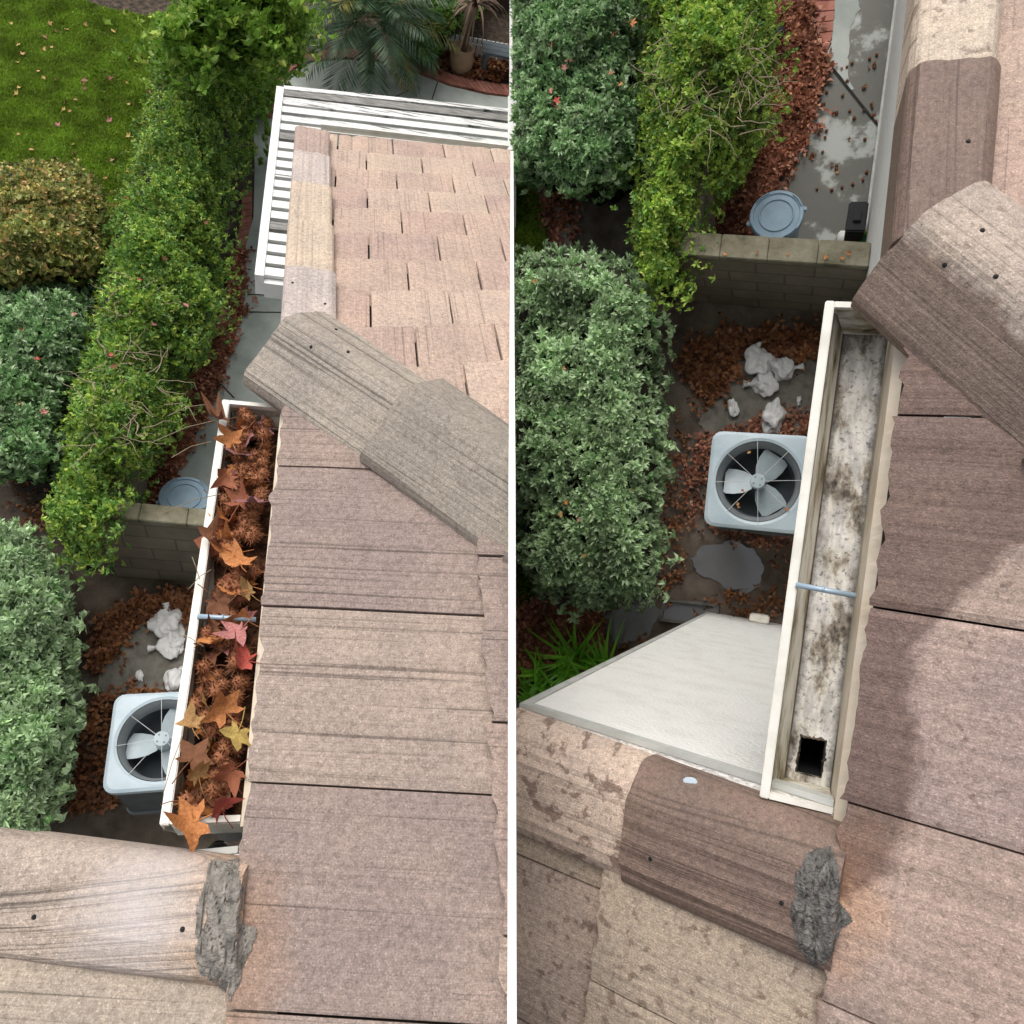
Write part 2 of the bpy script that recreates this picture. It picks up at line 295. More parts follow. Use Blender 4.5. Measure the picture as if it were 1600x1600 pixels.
def link_np(plot, name, V, Fc, mat, parent=None, base=None, mi=None):
    b = np.array(parent['_b'] if parent is not None else (base if base is not None else (0, 0, 0)))
    V = np.asarray(V, float) - b; Fc = np.asarray(Fc, np.int32); k = Fc.shape[1]
    me = bpy.data.meshes.new(name); me.vertices.add(len(V)); me.vertices.foreach_set('co', V.ravel().astype(np.float32))
    me.loops.add(Fc.size); me.loops.foreach_set('vertex_index', Fc.ravel())
    me.polygons.add(len(Fc)); me.polygons.foreach_set('loop_start', np.arange(0, Fc.size, k, dtype=np.int32))
    me.polygons.foreach_set('loop_total', np.full(len(Fc), k, np.int32))
    for mm in (mat if isinstance(mat, (list, tuple)) else [mat]): me.materials.append(mm)
    if mi is not None: me.polygons.foreach_set('material_index', np.asarray(mi, np.int32))
    me.update(); me.validate()
    o = bpy.data.objects.new(name, me); S.collection.objects.link(o); o['_b'] = list(map(float, b))
    if parent is not None: o.parent = parent
    else: o.matrix_world = plot.M @ Matrix.Translation(Vector(b))
    return o
def box(bm, lo, hi, rz=0., bev=0., at=(0, 0, 0)):
    r = bmesh.ops.create_cube(bm, size=1.); v = r['verts']
    bmesh.ops.scale(bm, vec=[hi[i] - lo[i] for i in range(3)], verts=v)
    bmesh.ops.translate(bm, vec=[(hi[i] + lo[i]) / 2 for i in range(3)], verts=v)
    if bev: 
        e = list({e for x in v for e in x.link_edges}); r = bmesh.ops.bevel(bm, geom=e, offset=bev, segments=2, affect='EDGES'); v = list({x for x in r['verts']} | {x for x in v if x.is_valid})
    if rz: bmesh.ops.rotate(bm, cent=at, matrix=Matrix.Rotation(rz, 3, 'Z'), verts=v)
    return v
def nb(*a, **k):
    bm = bmesh.new(); box(bm, *a, **k); return bm
def tube(bm, pts, r, seg=8, cap=True):
    pts = [Vector(p) for p in pts]; rings = []
    rs = r if isinstance(r, (list, tuple)) else [r] * len(pts)
    for i, p in enumerate(pts):
        d = (pts[min(i + 1, len(pts) - 1)] - pts[max(i - 1, 0)]).normalized()
        a = d.orthogonal().normalized() if i == 0 else (a - d * a.dot(d)).normalized(); b = d.cross(a)
        rings.append([bm.verts.new(p + (a * math.cos(q * 2 * math.pi / seg) + b * math.sin(q * 2 * math.pi / seg)) * rs[i]) for q in range(seg)])
    for A, B in zip(rings, rings[1:]):
        for q in range(seg): bm.faces.new((A[q], A[(q + 1) % seg], B[(q + 1) % seg], B[q]))
    if cap: bm.faces.new(rings[0][::-1]); bm.faces.new(rings[-1])
def poly(pts, thick=0.):
    bm = bmesh.new(); f = bm.faces.new([bm.verts.new(p) for p in pts])
    if thick:
        r = bmesh.ops.extrude_face_region(bm, geom=[f]); bmesh.ops.translate(bm, vec=(0, 0, -thick), verts=[x for x in r['geom'] if isinstance(x, bmesh.types.BMVert)])
    bmesh.ops.recalc_face_normals(bm, faces=bm.faces); return bm
def smoothpoly(pts, it=2):
    for _ in range(it):
        q = []
        for a, b in zip(pts, pts[1:] + pts[:1]): q += [(a[0] * .75 + b[0] * .25, a[1] * .75 + b[1] * .25), (a[0] * .25 + b[0] * .75, a[1] * .25 + b[1] * .75)]
        pts = q
    return pts
def lathe(bm, prof, seg=40, at=(0, 0, 0)):
    rings = [[bm.verts.new((at[0] + r * math.cos(2 * math.pi * q / seg), at[1] + r * math.sin(2 * math.pi * q / seg), at[2] + z)) for q in range(seg)] if r > 1e-6 else [bm.verts.new((at[0], at[1], at[2] + z))] for r, z in prof]
    for A, B in zip(rings, rings[1:]):
        for q in range(seg):
            a = (A[q % len(A)], A[(q + 1) % len(A)], B[(q + 1) % len(B)], B[q % len(B)]); a = list(dict.fromkeys(a))
            if len(a) > 2: bm.faces.new(a)
def cut(bm, co, no):
    bmesh.ops.bisect_plane(bm, geom=bm.verts[:] + bm.edges[:] + bm.faces[:], plane_co=co, plane_no=no, clear_inner=True)
def sheet(plot, name, px, mat, z, kind='structure', smooth=1, rag=0, **k):
    if rag: px = ragged(px, rag)
    pts = smoothpoly(px, smooth) if smooth else px
    o = link(plot, name, poly([plot.at(u, v, z) for u, v in pts]), mat, base=plot.at(*np.mean(pts, 0), z), cap=False)
    return tag(o, kind=kind, **k)
# ---------------------------------------------------------------- roof
T18 = math.tan(math.radians(18))
def roof_tiles(p0, ea, eu, n, cols, a_rng, width, expo, seed, stag=.5, thick=.034, nu=26, phase=0., first=0, gap=.002):
    """courses of rough-edged shake tiles. ea across, eu upslope (unit), n normal; a_rng = extent across; cols = course range"""
    rn = np.random.default_rng(seed); bm = bmesh.new(); uvl = bm.loops.layers.uv.new('UVMap'); psl = bm.loops.layers.uv.new('pos')
    ea, eu, n, p0 = map(Vector, (ea, eu, n, p0)); nv = 5; pe = (ea - eu * ea.dot(eu)).normalized()
    for c in range(*cols):
        s0 = c * expo; Lt = expo + .07; off = phase + (stag * width if c % 2 else 0)
        k0 = int(math.floor((a_rng[0] - off) / width)); k1 = int(math.ceil((a_rng[1] - off) / width))
        for k in range(k0, k1):
            a0 = off + k * width + gap; w = width - 2 * gap
            g = rn.normal(0, 1, nu + 1); g = np.convolve(g, [.18, .64, .18], 'same'); jag = g * .0050 + rn.normal(0, .001)
            gr = np.abs(np.convolve(rn.normal(0, 1, nu + 1), [.3, .4, .3], 'same')) * .0022
            lift = rn.normal(0, .0012); uo, vo = rn.uniform(0, 50), rn.uniform(0, 50)
            top, bot = [], []
            for j in range(nv + 1):
                r_, b_ = [], []
                for i in range(nu + 1):
                    s = s0 + Lt * j / nv + (jag[i] if j == 0 else 0); a = a0 + w * i / nu
                    e = .003 * (max(0, 1 - min(i, nu - i) / 1.2))
                    h = thick * (1 - j / nv) + .004 + lift - gr[i] - e - (.003 if j == 0 else 0)
                    r_.append(bm.verts.new(p0 + ea * a + eu * s + n * h))
                top.append(r_)
            lo = [bm.verts.new(v.co - n * (thick + .002)) for v in top[0]]
            sl_ = [[bm.verts.new(top[j][i].co - n * .014) for j in range(nv + 1)] for i in (0, nu)]
            fs = []
            for j in range(nv):
                for i in range(nu): fs.append(bm.faces.new((top[j][i], top[j][i + 1], top[j + 1][i + 1], top[j + 1][i])))
            for i in range(nu): fs.append(bm.faces.new((lo[i], lo[i + 1], top[0][i + 1], top[0][i])))
            for q, i in ((0, 0), (1, nu)):
                for j in range(nv): fs.append(bm.faces.new((sl_[q][j], sl_[q][j + 1], top[j + 1][i], top[j][i])))
            for f in fs:
                for l in f.loops:
                    d = l.vert.co - p0; A = d.dot(pe); Sg = d.dot(eu)
                    l[uvl].uv = (A - a0 + uo, Sg + vo); l[psl].uv = (l.vert.co.x, l.vert.co.y)
    bmesh.ops.recalc_face_normals(bm, faces=bm.faces)
    return bm
def cap_tile(prof, o, d, up, side, L0, lift0, lift1, seed, thick=.016, seg=26, own=False):
    """one moulded ridge / rake tile: prof = (w,h) polyline, swept along d from o; side = +w direction"""
    rn = np.random.default_rng(seed); bm = bmesh.new(); uvl = bm.loops.layers.uv.new('UVMap'); psl = bm.loops.layers.uv.new('pos')
    o, d, up, side = map(Vector, (o, d, up, side)); P = [Vector((w, h)) for w, h in prof]
    ln = [0]; 
    for a, b in zip(P, P[1:]): ln.append(ln[-1] + (b - a).length)
    samp = []
    for i in range(seg + 1):
        s = ln[-1] * i / seg; k = max(j for j in range(len(P) - 1) if ln[j] <= s + 1e-9); f = (s - ln[k]) / (ln[k + 1] - ln[k]); samp.append((P[k].lerp(P[k + 1], f), s))
    for _ in range(1):
        samp = [samp[0]] + [((samp[i - 1][0] + samp[i][0] * 2 + samp[i + 1][0]) / 4, samp[i][1]) for i in range(1, seg)] + [samp[-1]]
    jag = np.convolve(rn.normal(0, 1, seg + 1), [.25, .5, .25], 'same') * .003; gr = np.abs(rn.normal(0, 1, seg + 1)) * .0016
    nv = 6; top, bot = [], []; uo, vo = rn.uniform(0, 50, 2)
    for j in range(nv + 1):
        f = j / nv; sc = 1 + (1 - f) * .04
        T, B = [], []
        for i, (q, s) in enumerate(samp):
            x = L0 * f + (jag[i] if j == 0 else 0); li = lift0 + (lift1 - lift0) * f
            rnd = -.004 if j == 0 else 0
            T.append(bm.verts.new(o + d * x + side * q.x * sc + up * (q.y * sc + li - gr[i] + rnd)))
            B.append(bm.verts.new(o + d * x + side * q.x * sc * .93 + up * (q.y * sc + li - thick - .004)))
        top.append(T); bot.append(B)
    fs = []
    for j in range(nv):
        for i in range(seg):
            fs.append(bm.faces.new((top[j][i], top[j][i + 1], top[j + 1][i + 1], top[j + 1][i]))); fs.append(bm.faces.new((bot[j][i], bot[j + 1][i], bot[j + 1][i + 1], bot[j][i + 1])))
        for i in (0, seg): fs.append(bm.faces.new((top[j][i], top[j + 1][i], bot[j + 1][i], bot[j][i])))
    for j in (0, nv):
        for i in range(seg): fs.append(bm.faces.new((top[j][i], top[j][i + 1], bot[j][i + 1], bot[j][i])))
    for f_ in fs:
        for l in f_.loops:
            c = l.vert.co - o; l[uvl].uv = (c.dot(side) + c.dot(up) * .7 + uo, c.dot(d) + vo); l[psl].uv = (c.dot(side), c.dot(d) + seed * .37) if own else (l.vert.co.x, l.vert.co.y)
    bmesh.ops.recalc_face_normals(bm, faces=bm.faces); return bm
def nail(plot, o, p, n, r=.0042):
    bm = bmesh.new(); lathe(bm, [(0, .003), (r * .7, .0025), (r, 0), (r * .9, -.004)], 10)
    bmesh.ops.transform(bm, matrix=Matrix.Translation(p) @ Vector(n).to_track_quat('Z', 'Y').to_matrix().to_4x4(), verts=bm.verts)
    link(plot, 'nail_head', bm, M['blk'], parent=o)
def mesh_top(plot, o, u, v):
    """where the camera line through a spot meets a cap tile (nail positions)"""
    d = Vector(plot.B @ ray(u, v)).normalized(); b = Vector(o['_b'])
    ok, loc, n, _ = o.ray_cast(Vector((0, 0, H)) - b, d)
    return (loc + b, n) if ok else None
def house(plot, P):
    ex, gy0, gy1, lip = P['ex'], P['gy0'], P['gy1'], P['lip']; ze = 5.37
    fc = P['foot']                                  # hip foot (x, y)
    h = thing(plot, 'house', (ex + .3, gy0, 0), P['label'], 'house')
    nA = Vector((-T18, 0, 1)).normalized(); uA = Vector((1, P['skA'], T18)).normalized()
    nB = Vector((0, T18, 1)).normalized(); uB = Vector((0, -1, T18)).normalized()
    pA = Vector((ex + P['ovh'], 0, ze + .004)); zf = 5.36; pB = Vector((fc[0], fc[1], zf)); cosx = math.cos(math.radians(18))
    hipn = Vector((-1, -1, 0)).normalized()         # keeps the A side of the hip
    # main slope: beside the gutter, then the part that runs further down past the wall
    for nm, rng_x, yr, mt in (('roof_slope', (0, 5), (gy0 - .06, fc[1] + .1), P['mA']),):
        bm = roof_tiles(pA, (0, 1, 0), uA, nA, rng_x, (P['yend'], fc[1] + .35), .335, .41 / cosx, 5 + P['seed'], phase=P['phA'], stag=P['stag'])
        cut(bm, Vector((fc[0], fc[1], 0)) + hipn * .06, hipn)
        a = link(plot, nm, bm, P['mA'], parent=h)
    bm = roof_tiles(pA, (0, 1, 0), uA, nA, (-4, 0), (P['yend'], P['rk'] + .3), .335, .41 / cosx, 25 + P['seed'], phase=P['phA'], stag=P['stag'])
    cut(bm, Vector((0, P['rk'] - .03, 0)), Vector((0, -1, 0)))
    link(plot, 'roof_slope', bm, P['mE'], parent=h)
    # far slope
    eB = Vector((.97, P['skB'], -P['skB'] * T18)).normalized()
    bm = roof_tiles(pB + Vector((0, 1.82 if P['far'] else 1.6, 0)) - Vector((0, 0, T18 * (1.82 if P['far'] else 1.6))), eB, uB, nB, (0, 12), (-.3, 3.2),  .25, .225, 55 + P['seed'], phase=.1, nu=16, thick=.019, gap=.0035)
    cut(bm, Vector((fc[0], fc[1], 0)), -hipn); cut(bm, Vector((fc[0] + P['rkx'] + .03, fc[1], 0)), Vector((1, -P['rsk'], 0)))
    link(plot, 'roof_slope', bm, P['mB'], parent=h)
    # underlay below the tiles
    e = .012
    ye = fc[1] + (1.77 if P['far'] else 2.6)
    A = lambda x, y: (x, y, ze + (x - ex) * T18 - e)
    Bp = lambda x, y: (x, y, zf - (y - fc[1]) * T18 - e)
    link(plot, 'roof_underlay', poly([A(ex + .02, gy0 - .1), A(ex + .02, fc[1] - .2), A(ex + 2.2, fc[1] - 2.4), A(ex + 2.2, P['yend']), A(ex - 1.6, P['yend']), A(ex - 1.6, P['rk'] - .05), A(ex - .0, P['rk'] - .05)], .02), M['deck'], parent=h)
    link(plot, 'roof_underlay', poly([Bp(fc[0] + P['rkx'] + .03, fc[1]), Bp(fc[0] + P['rkx'] + .03 + P['rsk'] * 1.9, ye), Bp(fc[0] + 2.5, ye + .3), Bp(fc[0] + 2.5, fc[1] - 2.4)], .02), M['deck'], parent=h)
    # hip caps
    hd = Vector((1, -1, T18)).normalized(); hs = hd.cross(Vector((0, 0, 1))).normalized() * -1      # +w side faces slope B
    if hs.y < 0: hs = -hs
    hu = hs.cross(hd).normalized(); hu = hu if hu.z > 0 else -hu
    for i in range(5):
        o0 = Vector((*P['hip0'], zf + .068)) + hd * (i * .40)
        bm = cap_tile(P['hprof'], o0, hd, hu, hs, .46, .030 if i == 0 else .046, .0, 100 + i + P['seed'], own=True, thick=.024)
        c = link(plot, 'hip_tile', bm, M[P['mhip'][min(i, len(P['mhip']) - 1)]], parent=h)
        P.setdefault('caps', []).append(c)
    # rake caps down the edge of the far slope
    for i in range(8 if P['far'] else 5):
        ys = P['rake0'] + .262 * 1.31 * (i + 1)
        if ys > ye + .05 and P['far']: break
        o0 = Vector((fc[0] + P['rkx'] + P['rsk'] * (min(ys, ye) - fc[1]), min(ys, ye), 0)); o0.z = zf - (o0.y - fc[1]) * T18 + .028
        bm = cap_tile(P['rprof'], o0, Vector((-P['rsk'], -1, T18)).normalized(), nB, Vector((1, 0, 0)), .40, .022, .0, 130 + i + P['seed'])
        c = link(plot, 'rake_tile', bm, M[P['mrake'][min(i, len(P['mrake']) - 1)]], parent=h); P['caps'].append(c)
    # rake caps of the lower slope beside the mortar
    for i in range(3 if P['far'] else 2):
        x1 = P['dx'] - .335 * i; o0 = Vector((x1 - .37, P['rk'], 0)); o0.z = ze + (o0.x - ex) * T18 + .030
        if i == 0: pass
        dd = Vector((1, P['dsk'], T18)).normalized()
        sd_ = Vector((0, 1, 0)); o0.y += P['dsk'] * (o0.x - ex)
        bm = cap_tile(P['dprof'], o0, dd, nA, sd_, .40, .018, .004, 160 + i + P['seed'])
        c = link(plot, 'rake_tile', bm, M[P['mD'][min(i, len(P['mD']) - 1)]], parent=h); P['caps'].append(c)
    bpy.context.view_layer.update()
    for (u, v) in P['nails']:
        best = None
        for c in P['caps']:
            r = mesh_top(plot, c, u, v)
            if r and (best is None or r[0].z > best[1].z): best = (c, *r)
        if best: nail(plot, *best)
    # gutter
    g = bmesh.new(); zt = 5.33; dp = .11
    g = bmesh.new()
    box(g, (lip, gy0, zt - .014), (lip + .017, gy1, zt + .002), bev=.002)                         # rolled front lip
    box(g, (lip + .0, gy0 + .002, zt - .05), (lip + .004, gy1 - .002, zt - .0145))
    for a, b in (((lip + .0, zt - .05), (lip + .030, zt - dp)),):                                  # raked front
        v = [g.verts.new(q) for q in ((a[0], gy0, a[1]), (a[0], gy1, a[1]), (b[0], gy1, b[1]), (b[0], gy0, b[1]))]; g.faces.new(v)
    box(g, (lip + .0172, gy1 - .012, zt - .012), (ex - .0005, gy1 - .001, zt + .001)); box(g, (lip + .0172, gy0 + .001, zt - .012), (ex - .0005, gy0 + .012, zt + .001))
    box(g, (lip + .018, gy1 - .004, zt - dp), (ex, gy1, zt - .013)); box(g, (lip + .018, gy0, zt - dp), (ex, gy0 + .004, zt - .013))
    gut = link(plot, 'gutter', g, M['gut'], parent=h)
    f = bmesh.new(); z0 = zt - dp + .004; cx = lip + .042                                         # inside lining
    oy0, oy1 = P['hole']; hx0, hx1 = lip + .062, ex - .018
    def q(*p): f.faces.new([f.verts.new(x) for x in p])
    for (x0, x1, y0, y1) in ((cx, ex - .001, oy1, gy1 - .005), (cx, ex - .001, gy0 + .005, oy0), (cx, hx0, oy0, oy1), (hx1, ex - .001, oy0, oy1)):
        nyy = 6
        for k in range(nyy): q((x0, y0 + (y1 - y0) * k / nyy, z0), (x1, y0 + (y1 - y0) * k / nyy, z0), (x1, y0 + (y1 - y0) * (k + 1) / nyy, z0), (x0, y0 + (y1 - y0) * (k + 1) / nyy, z0))
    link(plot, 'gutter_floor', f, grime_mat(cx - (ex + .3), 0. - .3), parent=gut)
    rg = random.Random(9); bm = bmesh.new(); pr_ = []
    per = [(hx0, oy0), (hx1, oy0), (hx1, oy1), (hx0, oy1)]
    for a, b in zip(per, per[1:] + per[:1]):
        for k in range(16): pr_.append((a[0] + (b[0] - a[0]) * k / 16, a[1] + (b[1] - a[1]) * k / 16))
    cxh, cyh = (hx0 + hx1) / 2, (oy0 + oy1) / 2; I_, O_ = [], []
    for (x, y) in pr_:
        l = math.hypot(x - cxh, y - cyh); ux, uy = (x - cxh) / l, (y - cyh) / l; i_ = -abs(rg.gauss(0, .0014)); o_ = .001 + abs(rg.gauss(0, .0022))
        I_.append(bm.verts.new((x + ux * i_, y + uy * i_, z0 + .0025 + rg.uniform(0, .002)))); O_.append(bm.verts.new((x + ux * o_, y + uy * o_, z0 + .0008)))
    for k in range(len(I_)): bm.faces.new((I_[k], I_[(k + 1) % len(I_)], O_[(k + 1) % len(I_)], O_[k]))
    link(plot, 'outlet_grit', bm, M['grit'], parent=gut)
    w = bmesh.new()
    def qq(*p): w.faces.new([w.verts.new(x) for x in p])
    x3 = lip + .018
    qq((x3, gy0 + .005, zt - .013), (x3, gy1 - .005, zt - .013), (x3 + .002, gy1 - .005, zt - .05), (x3 + .002, gy0 + .005, zt - .05))
    qq((x3 + .002, gy0 + .005, zt - .05), (x3 + .002, gy1 - .005, zt - .05), (cx, gy1 - .005, z0), (cx, gy0 + .005, z0))
    qq((x3, gy1 - .0045, zt - .013), (ex - .001, gy1 - .0045, zt - .013), (ex - .001, gy1 - .03, z0), (cx, gy1 - .03, z0))
    qq((x3, gy0 + .0045, zt - .013), (ex - .001, gy0 + .0045, zt - .013), (ex - .001, gy0 + .02, z0), (cx, gy0 + .02, z0))
    link(plot, 'gutter_wall', w, M['grimew'], parent=gut)
    tw = bmesh.new(); tube(tw, [(cx + .001, gy0 + .02 + (gy1 - gy0 - .05) * k / 12, z0 + .001) for k in range(13)], .0014, 5)
    link(plot, 'gutter_seam', tw, M['bark'], parent=gut)
    # downspout below the outlet
    d = bmesh.new()
    for (a, b) in (((hx0, oy0), (hx1, oy0 + .002)), ((hx0, oy1 - .002), (hx1, oy1)), ((hx0, oy0 + .0021), (hx0 + .002, oy1 - .0021)), ((hx1 - .002, oy0 + .0021), (hx1, oy1 - .0021))):
        box(d, (a[0], a[1], z0 - .35), (b[0], b[1], z0 - .001))
    box(d, (hx0 + .002, oy0 + .002, z0 - .3), (hx1 - .002, oy1 - .002, z0 - .29))
    link(plot, 'downspout', d, M['blk'], parent=gut)
    s = bmesh.new(); sy = P['strap']; tube(s, [(lip + .014, sy, zt + .004), (ex - .008, sy - .004, zt + .003)], .0052, 10)
    tube(s, [(lip + .06, sy - .001, zt + .004), (lip + .064, sy - .001, zt + .004)], .0062, 10)
    link(plot, 'gutter_strap', s, M['strap'], parent=gut, smooth=True)
    # fascia strip, ragged under the tile butts
    b = bmesh.new(); nn = 60; rn = np.random.default_rng(3 + P['seed']); xs = rn.normal(0, .0022, nn + 1)
    A_ = [b.verts.new((ex + .0015, gy0 - .01 + (gy1 - gy0 + .02) * i / nn, zt + .012)) for i in range(nn + 1)]
    B_ = [b.verts.new((ex + .024 + xs[i], gy0 - .01 + (gy1 - gy0 + .02) * i / nn, zt + .020)) for i in range(nn + 1)]
    C_ = [b.verts.new((ex + .0015, gy0 - .01 + (gy1 - gy0 + .02) * i / nn, zt - .15)) for i in range(nn + 1)]
    for i in range(nn): b.faces.new((A_[i], B_[i], B_[i + 1], A_[i + 1])); b.faces.new((C_[i], A_[i], A_[i + 1], C_[i + 1]))
    link(plot, 'fascia', b, M['fascia'], parent=h)
    # walls
    wx = ex + .17
    wy = P['wy']; cxn = P['cx']
    zr = lambda x: ze + (x - ex) * T18 - .045
    bm = bmesh.new()
    fr = [bm.verts.new(q) for q in ((cxn, wy, -.02), (wx, wy, -.02), (wx, wy, zr(wx)), (cxn, wy, zr(cxn)))]; f = bm.faces.new(fr)
    r_ = bmesh.ops.extrude_face_region(bm, geom=[f]); bmesh.ops.translate(bm, vec=(0, -.2, 0), verts=[x for x in r_['geom'] if isinstance(x, bmesh.types.BMVert)])
    bmesh.ops.recalc_face_normals(bm, faces=bm.faces); link(plot, 'wall', bm, M['stucco'], parent=h)
    link(plot, 'wall', nb((cxn + .003, wy - 2.5, -.02), (cxn + .2, wy - .203, zr(cxn) - .02)), M['stucco'], parent=h)
    bm = bmesh.new(); yw = P['wend']; zt2 = zf - (yw - fc[1]) * T18 - .12
    fr = [bm.verts.new(q) for q in ((wx, wy - .19, -.02), (wx, yw, -.02), (wx, yw, zt2), (wx, fc[1], 5.2), (wx, wy - .19, 5.2))]; f = bm.faces.new(fr)
    r_ = bmesh.ops.extrude_face_region(bm, geom=[f]); bmesh.ops.translate(bm, vec=(.15, 0, 0), verts=[x for x in r_['geom'] if isinstance(x, bmesh.types.BMVert)])
    bmesh.ops.recalc_face_normals(bm, faces=bm.faces); link(plot, 'wall', bm, M['stucco'], parent=h)
    # metal trims: sloped strip under the roof edge, corner bead, weep screed at the foot
    bm = bmesh.new(); fr = [bm.verts.new((x, wy + .001, zr(x) - dz)) for x, dz in ((cxn - .004, .028), (ex - .0, .028), (ex - .0, -.003), (cxn - .004, -.003))]; f = bm.faces.new(fr)
    r_ = bmesh.ops.extrude_face_region(bm, geom=[f]); bmesh.ops.translate(bm, vec=(0, .012, 0), verts=[x for x in r_['geom'] if isinstance(x, bmesh.types.BMVert)])
    bmesh.ops.recalc_face_normals(bm, faces=bm.faces); link(plot, 'trim_strip', bm, M['trim'], parent=h)
    link(plot, 'corner_trim', nb((cxn - .022, wy - .03, .05), (cxn - .001, wy + .004, zr(cxn) - .03)), M['trim'], parent=h)
    link(plot, 'base_trim', nb((wx - .02, wy + .02, .05), (wx - .001, P['wend'] - .1, .12)), M['trim'], parent=h)
    return h, gut, wx
hip_prof = [(-.140, -.094), (-.137, -.066), (-.015, .010), (.0, .018), (.03, .014), (.12, -.024), (.128, -.044)]
PL = dict(skA=-.14, stag=.36, ovh=.021, ex=-.10, gy0=.262, gy1=1.217, lip=-.234, foot=(-.10, 1.34), yend=-1.2, phA=-.02, rk=.108, rkx=-.010, rsk=-.04, skB=.30, far=True, seed=0,
  mA=M['tileA'], mB=M['tileB'], mE=M['tileC'], hip0=(-.096, 1.362), hprof=hip_prof, mhip=['capG', 'capG2', 'capG'], rake0=1.42, rprof=[(-.006, -.055), (-.004, -.002), (.004, .007), (.125, .009), (.134, .0)],
  mrake=['capL', 'capC', 'capC', 'capL', 'capP', 'capC'], dx=-.078, dsk=-.20, dprof=[(-.10, -.03), (-.09, .0), (-.05, .02), (.05, .025), (.075, .01), (.09, -.03), (.095, -.07)], mD=['capT', 'capT'],
  nails=[(525, 515), (486, 542), (544, 550), (457, 442), (508, 475), (285, 1452), (53, 1433)], hole=(.30, .36), strap=.655, wy=.21, cx=-.62, wend=3.1,
  label='house with pinkish brown shake tiles and a gutter packed with leaves')
PR = dict(skA=0, stag=.5, ovh=.020, ex=.14, gy0=-.412, gy1=.529, lip=.014, foot=(.14, .58), yend=-1.9, phA=-.03, rk=-.535, rkx=-.015, rsk=0., skB=.0, far=False, seed=40,
  mA=M['tileR'], mB=M['tileB'], mE=M['tileE'], hip0=(.150, .624), hprof=hip_prof, mhip=['capH', 'capH'], rake0=.66, rprof=[(-.02, -.12), (-.015, .0), (.0, .022), (.125, .022), (.137, .0)],
  mrake=['capW', 'capS', 'capC'], dx=.152, dsk=-.02, dprof=[(-.125, -.03), (-.118, .0), (-.08, .018), (.04, .025), (.085, .008), (.115, -.03), (.12, -.07)], mD=['capW', 'capB'],
  nails=[(1476, 414), (1556, 432), (1513, 221), (1016, 1342), (1221, 1411), (1535, 360)], hole=(-.375, -.305), strap=-.012, wy=-.40, cx=-.53, wend=6.5,
  label='house with damp dark stained shake tiles and an emptied white gutter')
hL, gutL, wxL = house(L, PL)
hR, gutR, wxR = house(R, PR)

# ---------------------------------------------------------------- mortar lumps where the rake tiles meet the slope
def lump(plot, parent, name, ctr, size, mat, seed, amp=.35, sub=4, rot=0):
    rn = np.random.default_rng(seed); bm = bmesh.new(); bmesh.ops.create_icosphere(bm, subdivisions=sub, radius=1)
    from mathutils import noise as mn
    off = Vector(rn.uniform(0, 50, 3))
    for v in bm.verts:
        d = v.co.normalized(); k = 1 + amp * (mn.noise(d * 1.4 + off) + .30 * mn.noise(Vector((d.x * 7, d.y * 2.4, d.z * 3)) + off) + .20 * abs(mn.noise(d * 9 + off)) + .16 * mn.noise(d * 24 + off)); v.co = d * k
    bmesh.ops.scale(bm, vec=size, verts=bm.verts); bmesh.ops.rotate(bm, cent=(0, 0, 0), matrix=Matrix.Rotation(rot, 3, 'Z'), verts=bm.verts)
    bmesh.ops.translate(bm, vec=ctr, verts=bm.verts)
    return link(plot, name, bm, mat, parent=parent, base=ctr, smooth=True)
def ragged(px, amp, it=3, seed=1):
    rr = random.Random(seed)
    for k in range(it):
        q = []
        for a, b in zip(px, px[1:] + px[:1]): q += [a, ((a[0] + b[0]) / 2 + rr.gauss(0, amp / 1.7 ** k), (a[1] + b[1]) / 2 + rr.gauss(0, amp / 1.7 ** k))]
        px = q
    return px
M['mortar'] = flat('old_mortar', [(.11, .105, .09), (.22, .205, .18), (.31, .285, .25), (.40, .37, .32)], 55, 7, .95, bump=.010, bscale=150, stretch=(1.6, .7, 1), lo=.3, hi=.7)
M['mortard'] = flat('damp_old_mortar', [(.05, .048, .045), (.12, .115, .105), (.19, .18, .165), (.27, .255, .23)], 55, 7, .9, bump=.010, bscale=150, stretch=(1.6, .7, 1), lo=.3, hi=.7)
from mathutils import noise as mn_
